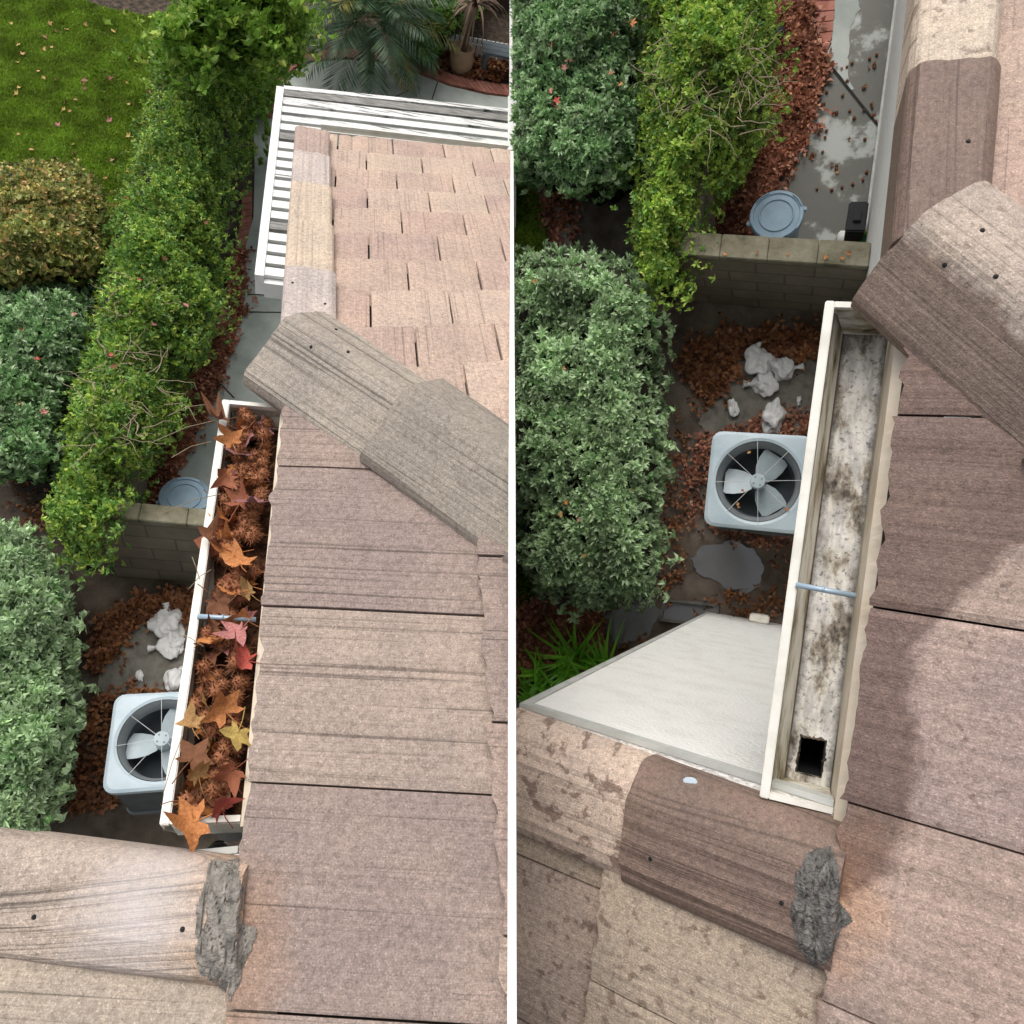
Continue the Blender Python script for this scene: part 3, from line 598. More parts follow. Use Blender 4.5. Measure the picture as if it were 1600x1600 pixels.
def drape(plot, h, outline, seed, extra=()):
    """trowelled patch that follows whatever tiles lie below it"""
    kids = [c for c in h.children if c.name.startswith(('rake_tile', 'roof_slope'))]; b = Vector(h['_b'])
    P2 = [plot.at(u, v, 5.40) for u, v in ragged(outline, 4, 2, seed)]; ring_ = [(p.x, p.y) for p in P2]; a = np.array(ring_); st = .0024
    nx, ny = int((a[:, 0].max() - a[:, 0].min()) / st) + 2, int((a[:, 1].max() - a[:, 1].min()) / st) + 2
    gx = a[:, 0].min() + st * np.arange(nx); gy = a[:, 1].min() + st * np.arange(ny); GX, GY = np.meshgrid(gx, gy); Z = np.full(GX.shape, np.nan)
    u, v = GX.ravel(), GY.ravel(); ins = inside(ring_, u, v).reshape(GX.shape); ed = edist(ring_, u, v).reshape(GX.shape)
    for iy in range(ny):
        for ix in range(nx):
            best = -9
            for c in kids:
                ok, loc, n_, _ = c.ray_cast(Vector((gx[ix], gy[iy], 7)) - b, Vector((0, 0, -1)))
                if ok: best = max(best, loc.z + b.z)
            Z[iy, ix] = best if best > 4 else 5.33
    for _ in range(7):
        Zp = np.pad(Z, 1, 'edge'); Z2 = (Zp[:-2, 1:-1] + Zp[2:, 1:-1] + Zp[1:-1, :-2] + Zp[1:-1, 2:] + Zp[1:-1, 1:-1] * 2) / 6; Z = np.maximum(Z * .5 + Z2 * .5, Z2)
    bm = bmesh.new(); vs = {}
    for iy in range(ny):
        for ix in range(nx):
            if ins[iy, ix]:
                x, y = gx[ix], gy[iy]; q = Vector((x * 60, y * 16, seed)); e = min(1, ed[iy, ix] / .010)
                cr = abs(mn_.noise(q)); th = .0022 + e * (.0028 + .0018 * mn_.noise(Vector((x * 30, y * 20, seed + 5))) + .0020 * mn_.noise(Vector((x * 190, y * 34, seed))) + .0007 * mn_.noise(Vector((x * 300, y * 260, seed)))) - e * .0055 * max(0, .06 - cr) / .06
                vs[iy, ix] = bm.verts.new((x, y, Z[iy, ix] + th))
    for (iy, ix) in list(vs):
        f = [(iy, ix), (iy, ix + 1), (iy + 1, ix + 1), (iy + 1, ix)]
        if all(k in vs for k in f): bm.faces.new([vs[k] for k in f])
    e = [x for x in bm.edges if x.is_boundary]; r_ = bmesh.ops.extrude_edge_only(bm, edges=e); bmesh.ops.translate(bm, vec=(0, 0, -.012), verts=[x for x in r_['geom'] if isinstance(x, bmesh.types.BMVert)])
    for x in [x for x in bm.verts if not x.link_faces]: bm.verts.remove(x)
    link(plot, 'mortar_patch', bm, M['mortar'] if plot is L else M['mortard'], parent=h)
MORTAR = [(L, hL, [(328, 1342), (372, 1336), (386, 1395), (380, 1440), (404, 1455), (386, 1500), (360, 1570), (340, 1545), (312, 1528), (306, 1460), (318, 1390)], 3.),
          (R, hR, [(1258, 1328), (1296, 1318), (1308, 1345), (1309, 1400), (1332, 1432), (1306, 1465), (1288, 1500), (1272, 1520), (1250, 1482), (1240, 1450), (1243, 1390)], 9.)]
# ---------------------------------------------------------------- white dividing strips along the seam; the place has no such walls
class World_: M = Matrix.Identity(4); R = np.eye(3); O = np.zeros(3); side = 1
WD = World_()
def cam2world(u, v, depth): return Vector(CR @ (ray(u, v) * depth)) + Vector((0, 0, H))
def depth_on(v, p0, n):
    P = L.on(800, v, p0, np.array(n)); d = L.B @ ray(800, v); return (P.z - H) / d[2]
def slab(name, prof, half, label, cat, bot):
    pts = [cam2world(800, v, d) for v, d in prof]; pts = [(p.y, p.z) for p in pts]
    bm = bmesh.new(); ring = [(p, 1) for p in pts]
    lo = [bm.verts.new((-half, y, z)) for y, z in pts] + [bm.verts.new((-half, y, b)) for (y, b) in bot]
    f = bm.faces.new(lo); r_ = bmesh.ops.extrude_face_region(bm, geom=[f])
    bmesh.ops.translate(bm, vec=(2 * half, 0, 0), verts=[x for x in r_['geom'] if isinstance(x, bmesh.types.BMVert)])
    bmesh.ops.recalc_face_normals(bm, faces=bm.faces)
    return tag(link(WD, name, bm, M['white'], base=(0, pts[0][0], 0), clip=False), label, cat)
pAx = (-.10, 0, 5.40); nAx = (-T18, 0, 1); pBx = (-.17, 1.27, 5.39); nBx = (0, T18, 1)
pr = [(1660, depth_on(1660, pAx, nAx)), (1100, depth_on(1100, pAx, nAx) - .02), (900, depth_on(900, pAx, nAx) - .08), (740, depth_on(740, pAx, nAx) - .12), (600, depth_on(600, pBx, nBx) - .10), (450, depth_on(450, pBx, nBx) - .06), (236, depth_on(236, pBx, nBx) - .06)]
pr = [(v, d - .02) for v, d in pr]
e0, e1 = cam2world(800, *pr[0]), cam2world(800, *pr[-1])
slab('parapet', pr, .0068, 'thin white parapet running down the edge of the pinkish tiled roof', 'parapet', [(e1.y, -1.5), (e0.y, -1.5)])
pr2 = [(v, L.at(800, v, z).length and ((z - H) / (L.B @ ray(800, v))[2])) for v, z in ((234, 3.05), (150, 3.05), (149, 1.2), (-60, 1.2))]
e2, e3 = cam2world(800, *pr2[0]), cam2world(800, *pr2[-1])
slab('seam_strip', pr2, .038, 'narrow white garden wall beyond the roof, beside the patio cover', 'garden wall', [(e3.y, -12), (e2.y, -12)])

# ================================================================ the ground of each plot
def wrect(plot, x0, y0, x1, y1, z): return [(x0, y0, z), (x1, y0, z), (x1, y1, z), (x0, y1, z)]
tag(link(L, 'ground', poly(wrect(L, -60, -30, 60, 70, 0.)), M['dirt'], base=(-5, 5, 0), cap=False), kind='structure')
tag(link(R, 'ground', poly(wrect(R, -60, -30, 60, 70, 0.)), M['wetdirt'], base=(1, 1, 0), cap=False), kind='structure')
lawnL = [(-400, -60), (60, -20), (170, 18), (262, 36), (262, 150), (250, 300), (200, 350), (150, 430), (60, 440), (-60, 460), (-400, 700)]
lawnR = [(780, 250), (835, 290), (848, 330), (856, 380), (836, 420), (830, 600), (835, 800), (840, 930), (826, 1010), (810, 1040), (790, 1060)]
sheet(L, 'lawn', lawnL, M['lawnb'], .012); sheet(R, 'lawn', lawnR, M['lawnb'], .012)
def inside(px, u, v):
    px = np.array(px); x, y = px[:, 0], px[:, 1]; x2, y2 = np.roll(x, -1), np.roll(y, -1); r = np.zeros(len(u), bool)
    for a, b, c, d in zip(x, y, x2, y2):
        if b == d: continue
        k = ((b > v) != (d > v)) & (u < (c - a) * (v - b) / (d - b) + a); r ^= k
    return r
def edist(px, u, v):
    px = np.array(px, float); P = np.stack([u, v], 1); m = np.full(len(u), 1e9)
    for a, b in zip(px, np.roll(px, -1, 0)):
        d = b - a; t = np.clip(((P - a) @ d) / (d @ d + 1e-9), 0, 1); m = np.minimum(m, np.linalg.norm(P - a - t[:, None] * d, axis=1))
    return m
def unproj(plot, u, v, z):
    r = np.stack([(u - 800) / F_PX, (v - 800) / F_PX, np.ones_like(u)], 1) @ plot.B.T
    return r * ((z - H) / r[:, 2])[:, None] + [0, 0, H]
def scatter(plot, px, n, rn, z=0.):
    a = np.array(px); lo, hi = a.min(0), a.max(0); u = rn.uniform(lo[0], hi[0], n * 4); v = rn.uniform(lo[1], hi[1], n * 4)
    k = inside(px, u, v); u, v = u[k][:n], v[k][:n]
    return unproj(plot, u, v, np.full(len(u), z) if np.isscalar(z) else z), u, v
def keep_side(plot, P, m=.012): return plot.wx(P) * plot.side > m
def leaf_quads(P, D, k, Ln, Wd, rn, lo=.35, hi=1.35, fold=.15):
    """k leaves round each point P about axis D"""
    n = len(P); D = D / np.linalg.norm(D, axis=1)[:, None]
    a = np.cross(D, rn.normal(0, 1, (n, 3))); a /= np.linalg.norm(a, axis=1)[:, None]; b = np.cross(D, a)
    ph = (np.arange(k)[None] * 2.4 + rn.uniform(0, 6.28, (n, 1)) + rn.normal(0, .25, (n, k))); th = rn.uniform(lo, hi, (n, k))
    d = D[:, None] * np.cos(th)[..., None] + (a[:, None] * np.cos(ph)[..., None] + b[:, None] * np.sin(ph)[..., None]) * np.sin(th)[..., None]
    sdv = np.cross(d, D[:, None] + rn.normal(0, .35, (n, k, 3))); sdv /= np.linalg.norm(sdv, axis=2)[..., None] + 1e-9
    up = np.cross(sdv, d); ln = (Ln * rn.uniform(.65, 1.2, (n, k)))[..., None]; w = (Wd * rn.uniform(.7, 1.2, (n, k)))[..., None]
    B = P[:, None] + d * ln * .06
    m = B + d * ln * .55 + up * ln * fold
    V = np.stack([B, m + sdv * w / 2, B + d * ln, m - sdv * w / 2], 2).reshape(-1, 3)
    return V, np.arange(len(V)).reshape(-1, 4)
def crown(plot, name, px, z0, z1, n, mat, label, cat, leaf, group=None, seed=0, prof='dome', layers=.14, skirt=.25, rnd=.6, up=.9, trunk=True, bump=.06, mat2=None, frac2=0, extra=None):
    rn = np.random.default_rng(900 + seed); a = np.array(px, float); cu, cv = a.mean(0)
    base = plot.at(cu, cv, z0 * .6); base.z = 0
    t = thing(plot, name, base, label, cat, group)
    R0 = edist(px, *[q.ravel() for q in np.meshgrid(np.linspace(a[:, 0].min(), a[:, 0].max(), 30), np.linspace(a[:, 1].min(), a[:, 1].max(), 30))])
    gu, gv = [q.ravel() for q in np.meshgrid(np.linspace(a[:, 0].min(), a[:, 0].max(), 30), np.linspace(a[:, 1].min(), a[:, 1].max(), 30))]
    R0 = (R0 * inside(px, gu, gv)).max() * rnd
    ks = rn.uniform(-1, 1, (9, 3)) * [1, 1, 6.28]
    def hz(u, v):
        if prof == 'dome': s = np.clip(edist(px, u, v) / R0, 0, 1); z = z0 + (z1 - z0) * np.sqrt(1 - (1 - s) ** 2)
        else:                                     # hedge: crest towards its left side, falling to the right
            d = np.clip(edist(px, u, v) / (R0 * .7), 0, 1); z = z1 - (1 - np.sqrt(1 - (1 - d) ** 2)) * (z1 - z0)
        q = unproj(plot, u, v, z)
        w = sum(np.sin(q[:, 0] * k[0] * 9 + q[:, 1] * k[1] * 9 + k[2]) for k in ks) / 4.5
        w2 = sum(np.sin(q[:, 0] * k[1] * 34 + q[:, 1] * k[0] * 34 + k[2]) for k in ks) / 4.5
        return z + w * bump + w2 * bump * .55
    u = rn.uniform(a[:, 0].min(), a[:, 0].max(), n * 3); v = rn.uniform(a[:, 1].min(), a[:, 1].max(), n * 3)
    uj, vj = u + rn.normal(0, 6, n * 3), v + rn.normal(0, 6, n * 3)
    k = inside(px, uj, vj); u, v = u[k][:n], v[k][:n]
    P = unproj(plot, u, v, hz(u, v)); c = np.array([*unproj(plot, np.array([cu]), np.array([cv]), np.array([z0]))[0]])
    ep = 6.
    Pu = unproj(plot, u + ep, v, hz(u + ep, v)) - P; Pv = unproj(plot, u, v + ep, hz(u, v + ep)) - P
    Nn = np.cross(Pv, Pu); Nn *= np.sign(Nn[:, 2:3] + 1e-9); Nn /= np.linalg.norm(Nn, axis=1)[:, None] + 1e-9
    D = Nn + rn.normal(0, .35, P.shape) + [0, 0, up * .4]
    P = P - Nn * (rn.uniform(0, 1, (len(P), 1)) ** 1.6) * layers + rn.normal(0, .012, P.shape)
    if skirt:                                     # sides below the widest line
        m = int(n * skirt); i = rn.integers(0, len(a), m); f = rn.uniform(0, 1, m); e = a[i] * (1 - f)[:, None] + a[(i + 1) % len(a)] * f[:, None]
        e = e + (np.array([cu, cv]) - e) * .03
        Q = unproj(plot, e[:, 0], e[:, 1], np.full(m, z0)); zz = rn.uniform(.08, z0, m); o = Q - c; o[:, 2] = 0
        Q = Q - o * (1 - zz / z0)[:, None] * .22; Q[:, 2] = zz; P = np.r_[P, Q]; D = np.r_[D, o / (np.linalg.norm(o, axis=1)[:, None] + 1e-9) + [0, 0, .4] + rn.normal(0, .3, o.shape)]
    kk = keep_side(plot, P, .03); P, D = P[kk], D[kk]
    mats = [mat] + ([mat2] if mat2 else [])
    V, Fc = leaf_quads(P, D, leaf[0], leaf[1], leaf[2], rn, *leaf[3:5]) ; mi = None
    if mat2: mi = np.repeat((rn.uniform(0, 1, len(P)) < frac2).astype(int), leaf[0])
    link_np(plot, 'foliage', V, Fc, mats, parent=t, mi=mi)
    # solid core sheet: inner twigs, with the shade between leaves put into its colour
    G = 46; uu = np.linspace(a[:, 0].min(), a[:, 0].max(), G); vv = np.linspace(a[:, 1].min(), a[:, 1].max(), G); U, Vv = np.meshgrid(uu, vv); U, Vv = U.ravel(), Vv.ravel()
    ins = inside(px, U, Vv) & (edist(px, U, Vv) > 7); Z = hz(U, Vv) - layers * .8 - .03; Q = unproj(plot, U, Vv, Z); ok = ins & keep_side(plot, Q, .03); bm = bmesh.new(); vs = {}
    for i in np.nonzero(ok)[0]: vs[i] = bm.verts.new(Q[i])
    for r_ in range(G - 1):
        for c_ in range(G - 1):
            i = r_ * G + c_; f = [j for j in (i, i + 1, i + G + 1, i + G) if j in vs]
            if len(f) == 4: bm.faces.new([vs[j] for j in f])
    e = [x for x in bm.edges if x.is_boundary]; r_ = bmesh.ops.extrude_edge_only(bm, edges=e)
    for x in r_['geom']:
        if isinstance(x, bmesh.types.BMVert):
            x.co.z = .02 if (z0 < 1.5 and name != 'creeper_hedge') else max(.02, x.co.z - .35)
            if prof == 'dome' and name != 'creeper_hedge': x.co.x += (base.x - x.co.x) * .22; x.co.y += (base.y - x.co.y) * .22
    link(plot, 'crown_core', bm, M['core'], parent=t, clip=False)
    if trunk:
        bm = bmesh.new(); b = Vector(base); tube(bm, [b + Vector((0, 0, -.05)), b + Vector((.02, .01, z1 * .35)), b + Vector((0, .03, z1 * .65))], [.05, .04, .02], 8)
        for q in range(5):
            an = q * 1.3; tube(bm, [b + Vector((.0, .0, z1 * .25)), b + Vector((.15 * math.cos(an), .15 * math.sin(an), z1 * .45)), b + Vector((.3 * math.cos(an), .3 * math.sin(an), z1 * .6))], [.025, .018, .008], 6)
        link(plot, 'trunk', bm, M['bark'], parent=t, clip=True)
    return t
bpy.context.view_layer.update()
for a_ in MORTAR: drape(*a_)
# ---- paving
concL = [(436, 175), (438, 140), (446, 122), (462, 108), (490, 97), (540, 93), (590, 97), (640, 110), (700, 134), (760, 148), (860, 160), (900, 260), (640, 420), (560, 620), (520, 900), (300, 900), (262, 790), (268, 755), (300, 690), (340, 620), (352, 580), (362, 540), (372, 500), (376, 440), (384, 380), (396, 340), (398, 260), (396, 200), (398, 182), (420, 184)]
sheet(L, 'walkway', concL, M['conc'], .02, smooth=0)
def strip(plot, name, A, B, mat, z, h, n, kind='structure'):
    """row of separate bricks between two pixel polylines"""
    def rs(P, n):
        P = np.array(P, float); d = np.r_[0, np.cumsum(np.linalg.norm(np.diff(P, axis=0), axis=1))]; s = np.linspace(0, d[-1], n + 1); return np.stack([np.interp(s, d, P[:, 0]), np.interp(s, d, P[:, 1])], 1)
    a, b = rs(A, n), rs(B, n); bm = bmesh.new()
    for i in range(n):
        q = [a[i] * .95 + a[i + 1] * .05, a[i] * .05 + a[i + 1] * .95, b[i] * .05 + b[i + 1] * .95, b[i] * .95 + b[i + 1] * .05]
        v = [bm.verts.new(plot.at(*p, z)) for p in q]; f = bm.faces.new(v); r_ = bmesh.ops.extrude_face_region(bm, geom=[f])
        bmesh.ops.translate(bm, vec=(0, 0, h), verts=[x for x in r_['geom'] if isinstance(x, bmesh.types.BMVert)])
    bmesh.ops.recalc_face_normals(bm, faces=bm.faces)
    return tag(link(plot, name, bm, mat, base=plot.at(*a.mean(0), z), cap=False), kind=kind)
strip(L, 'brick_border', [(432, 188), (414, 165), (414, 142), (424, 118), (446, 100), (478, 86), (540, 80), (600, 86), (650, 98), (705, 120), (750, 130), (830, 142)],
      [(444, 178), (433, 160), (438, 140), (446, 122), (462, 108), (490, 97), (540, 93), (590, 97), (640, 110), (700, 134), (760, 148), (840, 160)], M['brick'], .0, .045, 60)
strip(L, 'brick_border', [(378, 300), (378, 340), (366, 400), (352, 470), (335, 520), (330, 570), (318, 600)], [(394, 300), (394, 345), (384, 390), (374, 450), (372, 500), (362, 540), (352, 580)], M['brick'], .0, .04, 28)
strip(L, 'brick_border', [(398, 176), (420, 176)], [(398, 187), (430, 187)], M['brick'], .0, .05, 4)
for (a, b) in (((675, 155), (684, 128)), ((368, 487), (440, 488)), ((345, 600), (366, 622)), ((372, 459), (440, 462)), ((640, 140), (600, 160))):
    bm = bmesh.new(); p, q = L.at(*a, .024), L.at(*b, .024); d = (q - p).normalized(); s_ = Vector((-d.y, d.x, 0)) * .008
    bm.faces.new([bm.verts.new(x) for x in (p + s_, q + s_, q - s_, p - s_)]); tag(link(L, 'paving_joint', bm, M['joint'], base=p, cap=False), kind='structure')
sheet(L, 'planting_bed', [(255, -40), (262, 60), (330, 120), (410, 190), (412, 150), (424, 118), (446, 100), (478, 86), (540, 80), (600, 86), (650, 98), (705, 120), (750, 130), (830, 142), (900, -60)], M['mulch'], .008, smooth=0)
sheet(L, 'planting_bed', [(-300, -90), (75, -30), (120, 8), (200, 22), (300, 38), (330, 30), (330, -90)], M['mulch'], .016, smooth=0)
concR = [(1282, 84), (1300, 62), (1303, 10), (1306, -60), (1480, -60), (1480, 420), (1180, 400), (1186, 372), (1200, 318), (1236, 248), (1262, 192), (1276, 140)]
sheet(R, 'walkway', concR, M['concw'], .02, smooth=0)
sheet(R, 'walkway', [(1283, 84), (1300, 62), (1303, 10), (1306, -60), (1345, -60), (1342, 10), (1330, 40), (1324, 90), (1335, 140), (1322, 130)], M['conc'], .026, smooth=0, rag=3)
strip(R, 'brick_border', [(1268, -60), (1270, 10), (1276, 50), (1288, 88)], [(1308, -60), (1304, 10), (1300, 62), (1292, 84)], M['brick'], .0, .04, 9)
bm = bmesh.new(); p, q = R.at(1280, 80, .03), R.at(1380, 206, .03); d = (q - p).normalized(); s_ = Vector((-d.y, d.x, 0)) * .009
bm.faces.new([bm.verts.new(x) for x in (p + s_, q + s_, q - s_, p - s_)]); tag(link(R, 'paving_joint', bm, M['joint'], base=p, cap=False), kind='structure')
# slab patches that show between the leaves
for plot, px in ((R, [(1090, 660), (1082, 622), (1120, 605), (1140, 560), (1180, 545), (1265, 560), (1280, 610), (1270, 690), (1180, 690), (1110, 690)]), (L, [(150, 1075), (148, 1035), (185, 1018), (210, 975), (238, 962), (300, 970), (300, 1090), (200, 1100)])):
    sheet(plot, 'path', px, M['padc'], .014, smooth=0, rag=4)
sheet(R, 'path', [(862, 300), (880, 295), (886, 330), (898, 380), (905, 430), (885, 430), (868, 360)], M['conc'], .012, smooth=1)
for px in ([(1078, 872), (1090, 860), (1104, 852), (1128, 850), (1150, 846), (1172, 856), (1186, 870), (1194, 888), (1190, 906), (1182, 918), (1166, 928), (1150, 922), (1136, 924), (1122, 908), (1106, 902), (1090, 896)], [(945, 960), (1000, 930), (1035, 955), (1010, 1000), (960, 1010)], [(920, 955), (936, 950), (940, 968), (925, 975)]):
    sheet(R, 'puddle', px, M['puddle'], .016, smooth=0, rag=2.2)
# ---- grass blades
def grass(plot, px, n, seed, hgt=.045):
    rn = np.random.default_rng(seed); P, u, v = scatter(plot, px, n, rn, .012); P = P[keep_side(plot, P, .03)]
    V, Fc = leaf_quads(P, np.tile([0, 0, 1.], (len(P), 1)) + rn.normal(0, .2, P.shape), 3, hgt, hgt * .28, rn, .1, .8)
    tag(link_np(plot, 'grass', V, Fc, M['grass'], base=P.mean(0) * [1, 1, 0]), 'short green lawn grass', 'grass', kind='stuff')
grass(L, [(-170, -50), (60, -20), (170, 18), (262, 36), (262, 150), (250, 300), (200, 350), (150, 430), (60, 440), (-170, 500)], 90000, 3, .07)
grass(R, lawnR, 9000, 4, .05)
# ---- block walls
def brickmat():
    m, t, b = base_mat('concrete_block_courses'); tc = t.nodes.new('ShaderNodeTexCoord').outputs['Object']
    sx = t.nodes.new('ShaderNodeSeparateXYZ'); t.links.new(tc, sx.inputs[0]); cb = t.nodes.new('ShaderNodeCombineXYZ')
    t.links.new(mathn(t, 'ADD', sx.outputs[0], sx.outputs[1]), cb.inputs[0]); t.links.new(sx.outputs[2], cb.inputs[1])
    br = t.nodes.new('ShaderNodeTexBrick'); br.inputs['Scale'].default_value = 1; br.inputs['Brick Width'].default_value = .40; br.inputs['Row Height'].default_value = .20; br.inputs['Mortar Size'].default_value = .008
    br.inputs['Color1'].default_value = (.235, .205, .165, 1); br.inputs['Color2'].default_value = (.20, .175, .14, 1); br.inputs['Mortar'].default_value = (.15, .13, .105, 1); t.links.new(cb.outputs[0], br.inputs[0])
    r_ = ramp(t, [(.3, (.70, .72, .68)), (.7, (1.1, 1.08, 1.02))]); t.links.new(noise(t, tc, 4, 7), r_.inputs[0])
    t.links.new(mixc(t, 1., br.outputs[0], r_.outputs[0], 'MULTIPLY'), b.inputs['Base Color']); b.inputs['Roughness'].default_value = .93; bumpn(t, b, br.outputs['Fac'], -.006); return m
M['blockc'] = brickmat()
def block_wall(plot, x0, x1, y0, y1, z, label, pieces=4, sl=0.):
    def nb(*a, **k):
        bm = bmesh.new(); box(bm, *a, **k)
        for v in bm.verts: v.co.y += sl * (v.co.x - x0)
        return bm
    t = thing(plot, 'block_wall', ((x0 + x1) / 2, (y0 + y1) / 2, 0), label, 'wall')
    link(plot, 'wall_face', nb((x0 + .015, y0 + .012, -.02), (x1, y1 - .012, z - .06)), M['blockc'], parent=t)
    lx = (x1 - x0) > (y1 - y0); n = pieces
    for i in range(n):
        if lx: a, b = x0 + (x1 - x0) * i / n, x0 + (x1 - x0) * (i + 1) / n; link(plot, 'capstone', nb((a + .002, y0, z - .06), (b - .002, y1, z), bev=.006), M['block'], parent=t)
        else: a, b = y0 + (y1 - y0) * i / n, y0 + (y1 - y0) * (i + 1) / n; link(plot, 'capstone', nb((x0, a + .002, z - .06), (x1, b - .002, z), bev=.006), M['block'], parent=t)
    return t
block_wall(R, -1.08, wxR - .003, 2.335, 2.515, 1.1, 'low mossy block wall', 4, -.06)
bpy.data.objects['block_wall']['label'] = 'low mossy block wall between the emptied gutter side bin and the white bag pile'
block_wall(L, -1.74, wxL - .003, 3.32, 3.48, 1.1, 'low block wall left of the leaf filled gutter, in front of the lidded bin', 5, -.045)
block_wall(R, -1.08, -.94, 2.518, 7.5, 1.08, 'long block wall almost hidden under the yellow green creeper', 8)
block_wall(L, -1.74, -1.60, 3.483, 9.5, 1.08, 'long block wall buried under the tall green creeper beside the lawn', 9)
# ---- shrubs, hedges
bigR = [(806, 392), (830, 388), (870, 384), (920, 390), (965, 402), (992, 425), (1020, 452), (1026, 500), (1030, 560), (1028, 620), (1040, 640), (1032, 700), (1040, 730), (1022, 800), (1030, 860), (1024, 905), (1012, 930), (960, 948), (920, 956), (880, 940), (850, 930), (830, 900), (812, 880), (815, 820), (800, 780), (790, 600), (795, 440)]
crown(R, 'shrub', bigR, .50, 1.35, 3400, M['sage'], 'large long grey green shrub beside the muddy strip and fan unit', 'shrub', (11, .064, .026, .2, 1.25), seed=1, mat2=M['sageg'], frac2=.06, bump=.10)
tlR = [(790, -60), (1000, -60), (1002, 10), (998, 90), (1002, 160), (1000, 210), (1003, 250), (985, 262), (960, 285), (930, 292), (900, 300), (880, 290), (850, 270), (830, 262), (806, 280), (790, 270)]
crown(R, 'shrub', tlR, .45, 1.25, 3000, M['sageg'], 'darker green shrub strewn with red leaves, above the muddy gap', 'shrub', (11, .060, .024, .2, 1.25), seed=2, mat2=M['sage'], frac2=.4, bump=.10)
hgR = [(1000, -60), (1215, -60), (1208, 10), (1212, 40), (1204, 90), (1200, 150), (1184, 190), (1150, 240), (1120, 268), (1100, 276), (1098, 350), (1082, 372), (1062, 384), (1066, 440), (1045, 462), (1022, 455), (1010, 430), (990, 405), (985, 370), (992, 300), (1000, 250), (996, 150), (1003, 60)]
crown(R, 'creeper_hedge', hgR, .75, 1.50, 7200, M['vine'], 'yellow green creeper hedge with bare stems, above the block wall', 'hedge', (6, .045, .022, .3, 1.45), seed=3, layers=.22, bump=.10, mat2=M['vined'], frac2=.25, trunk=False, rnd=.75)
blL = [(-60, 820), (10, 818), (40, 822), (62, 850), (80, 890), (100, 905), (104, 935), (100, 985), (108, 1000), (104, 1060), (118, 1100), (100, 1140), (96, 1190), (92, 1230), (80, 1260), (60, 1295), (20, 1320), (-60, 1330)]
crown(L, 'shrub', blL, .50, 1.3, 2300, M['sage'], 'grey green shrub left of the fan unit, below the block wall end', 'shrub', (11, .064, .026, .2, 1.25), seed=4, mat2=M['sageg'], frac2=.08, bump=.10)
mdL = [(-60, 440), (10, 436), (60, 430), (110, 432), (148, 450), (152, 500), (146, 560), (130, 610), (112, 640), (102, 690), (92, 725), (60, 742), (10, 740), (-60, 735)]
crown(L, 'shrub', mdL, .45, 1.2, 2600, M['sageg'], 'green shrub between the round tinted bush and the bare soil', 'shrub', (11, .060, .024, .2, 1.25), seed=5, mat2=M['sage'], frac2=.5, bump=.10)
rdL = [(-60, 270), (10, 258), (50, 250), (90, 250), (130, 262), (155, 290), (168, 320), (168, 360), (160, 400), (148, 428), (100, 440), (10, 446), (-60, 446)]
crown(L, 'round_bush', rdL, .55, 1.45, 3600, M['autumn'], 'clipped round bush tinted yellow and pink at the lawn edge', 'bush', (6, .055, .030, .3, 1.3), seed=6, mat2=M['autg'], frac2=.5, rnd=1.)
hgL = [(245, 60), (262, 20), (330, -40), (395, -40), (400, 60), (372, 120), (370, 160), (368, 220), (364, 250), (356, 300), (350, 330), (342, 380), (344, 440), (336, 490), (326, 515), (298, 535), (278, 560), (272, 620), (258, 655), (230, 685), (206, 715), (190, 745), (190, 788), (160, 796), (148, 805), (152, 850), (140, 875), (118, 880), (104, 858), (84, 820), (82, 780), (92, 742), (102, 690), (106, 620), (122, 560), (150, 480), (152, 420), (168, 380), (176, 330), (205, 270), (212, 200), (236, 140), (240, 90)]
crown(L, 'creeper_hedge', hgL, .70, 1.60, 17000, M['vined'], 'long green creeper hedge running from the lawn to the low block wall', 'hedge', (6, .050, .022, .3, 1.45), seed=7, layers=.25, bump=.12, mat2=M['vine'], frac2=.52, trunk=False, rnd=.8)

# ---- leaf litter on the ground: nobody could count it
def litter(plot, px, n, seed, mat, size=.07, z=.03, pile=.03, label='fallen russet leaves covering the ground', lo=1.0, hi=1.65):
    px = ragged(px, 6, 3, seed); rn = np.random.default_rng(seed); P, u, v = scatter(plot, px, n, rn, z); P[:, 2] += rn.uniform(0, 1, len(P)) * pile; far = rn.uniform(0, 1, len(P)) < .35; P[far, :2] += rn.normal(0, .06, (far.sum(), 2)); P = P[keep_side(plot, P, .04)]
    V, Fc = leaf_quads(P, np.tile([0, 0, 1.], (len(P), 1)) + rn.normal(0, .35, P.shape), 3, size, size * .62, rn, lo, hi, .25)
    tag(link_np(plot, 'leaf_litter', V, Fc, mat, base=P.mean(0) * [1, 1, 0]), label, 'fallen leaves', kind='stuff')
litter(L, [(362, 395), (388, 395), (384, 430), (376, 470), (362, 520), (348, 560), (335, 600), (322, 640), (300, 690), (272, 745), (262, 790), (200, 800), (196, 740), (240, 690), (270, 650), (285, 600), (300, 560), (345, 520), (356, 470)], 5200, 31, M['lit'], .062, .035, label='russet leaves banked between the hedge and the walkway')
litter(R, [(1210, 10), (1268, 10), (1272, 55), (1285, 90), (1276, 140), (1262, 195), (1234, 250), (1200, 315), (1180, 372), (1105, 374), (1105, 300), (1150, 245), (1185, 190), (1204, 120)], 4600, 32, M['lit'], .060, .035, label='russet leaves banked against the creeper hedge')
litter(R, [(1082, 600), (1062, 560), (1100, 530), (1160, 518), (1275, 512), (1285, 560), (1200, 556), (1150, 560), (1140, 600), (1095, 640)], 620, 33, M['litb'], .060, .025, label='brown leaves below the low block wall')
litter(R, [(1070, 690), (1120, 670), (1285, 640), (1285, 860), (1190, 860), (1080, 800), (1065, 740)], 850, 34, M['lit'], .05, .02, label='brown leaves round the fan unit')
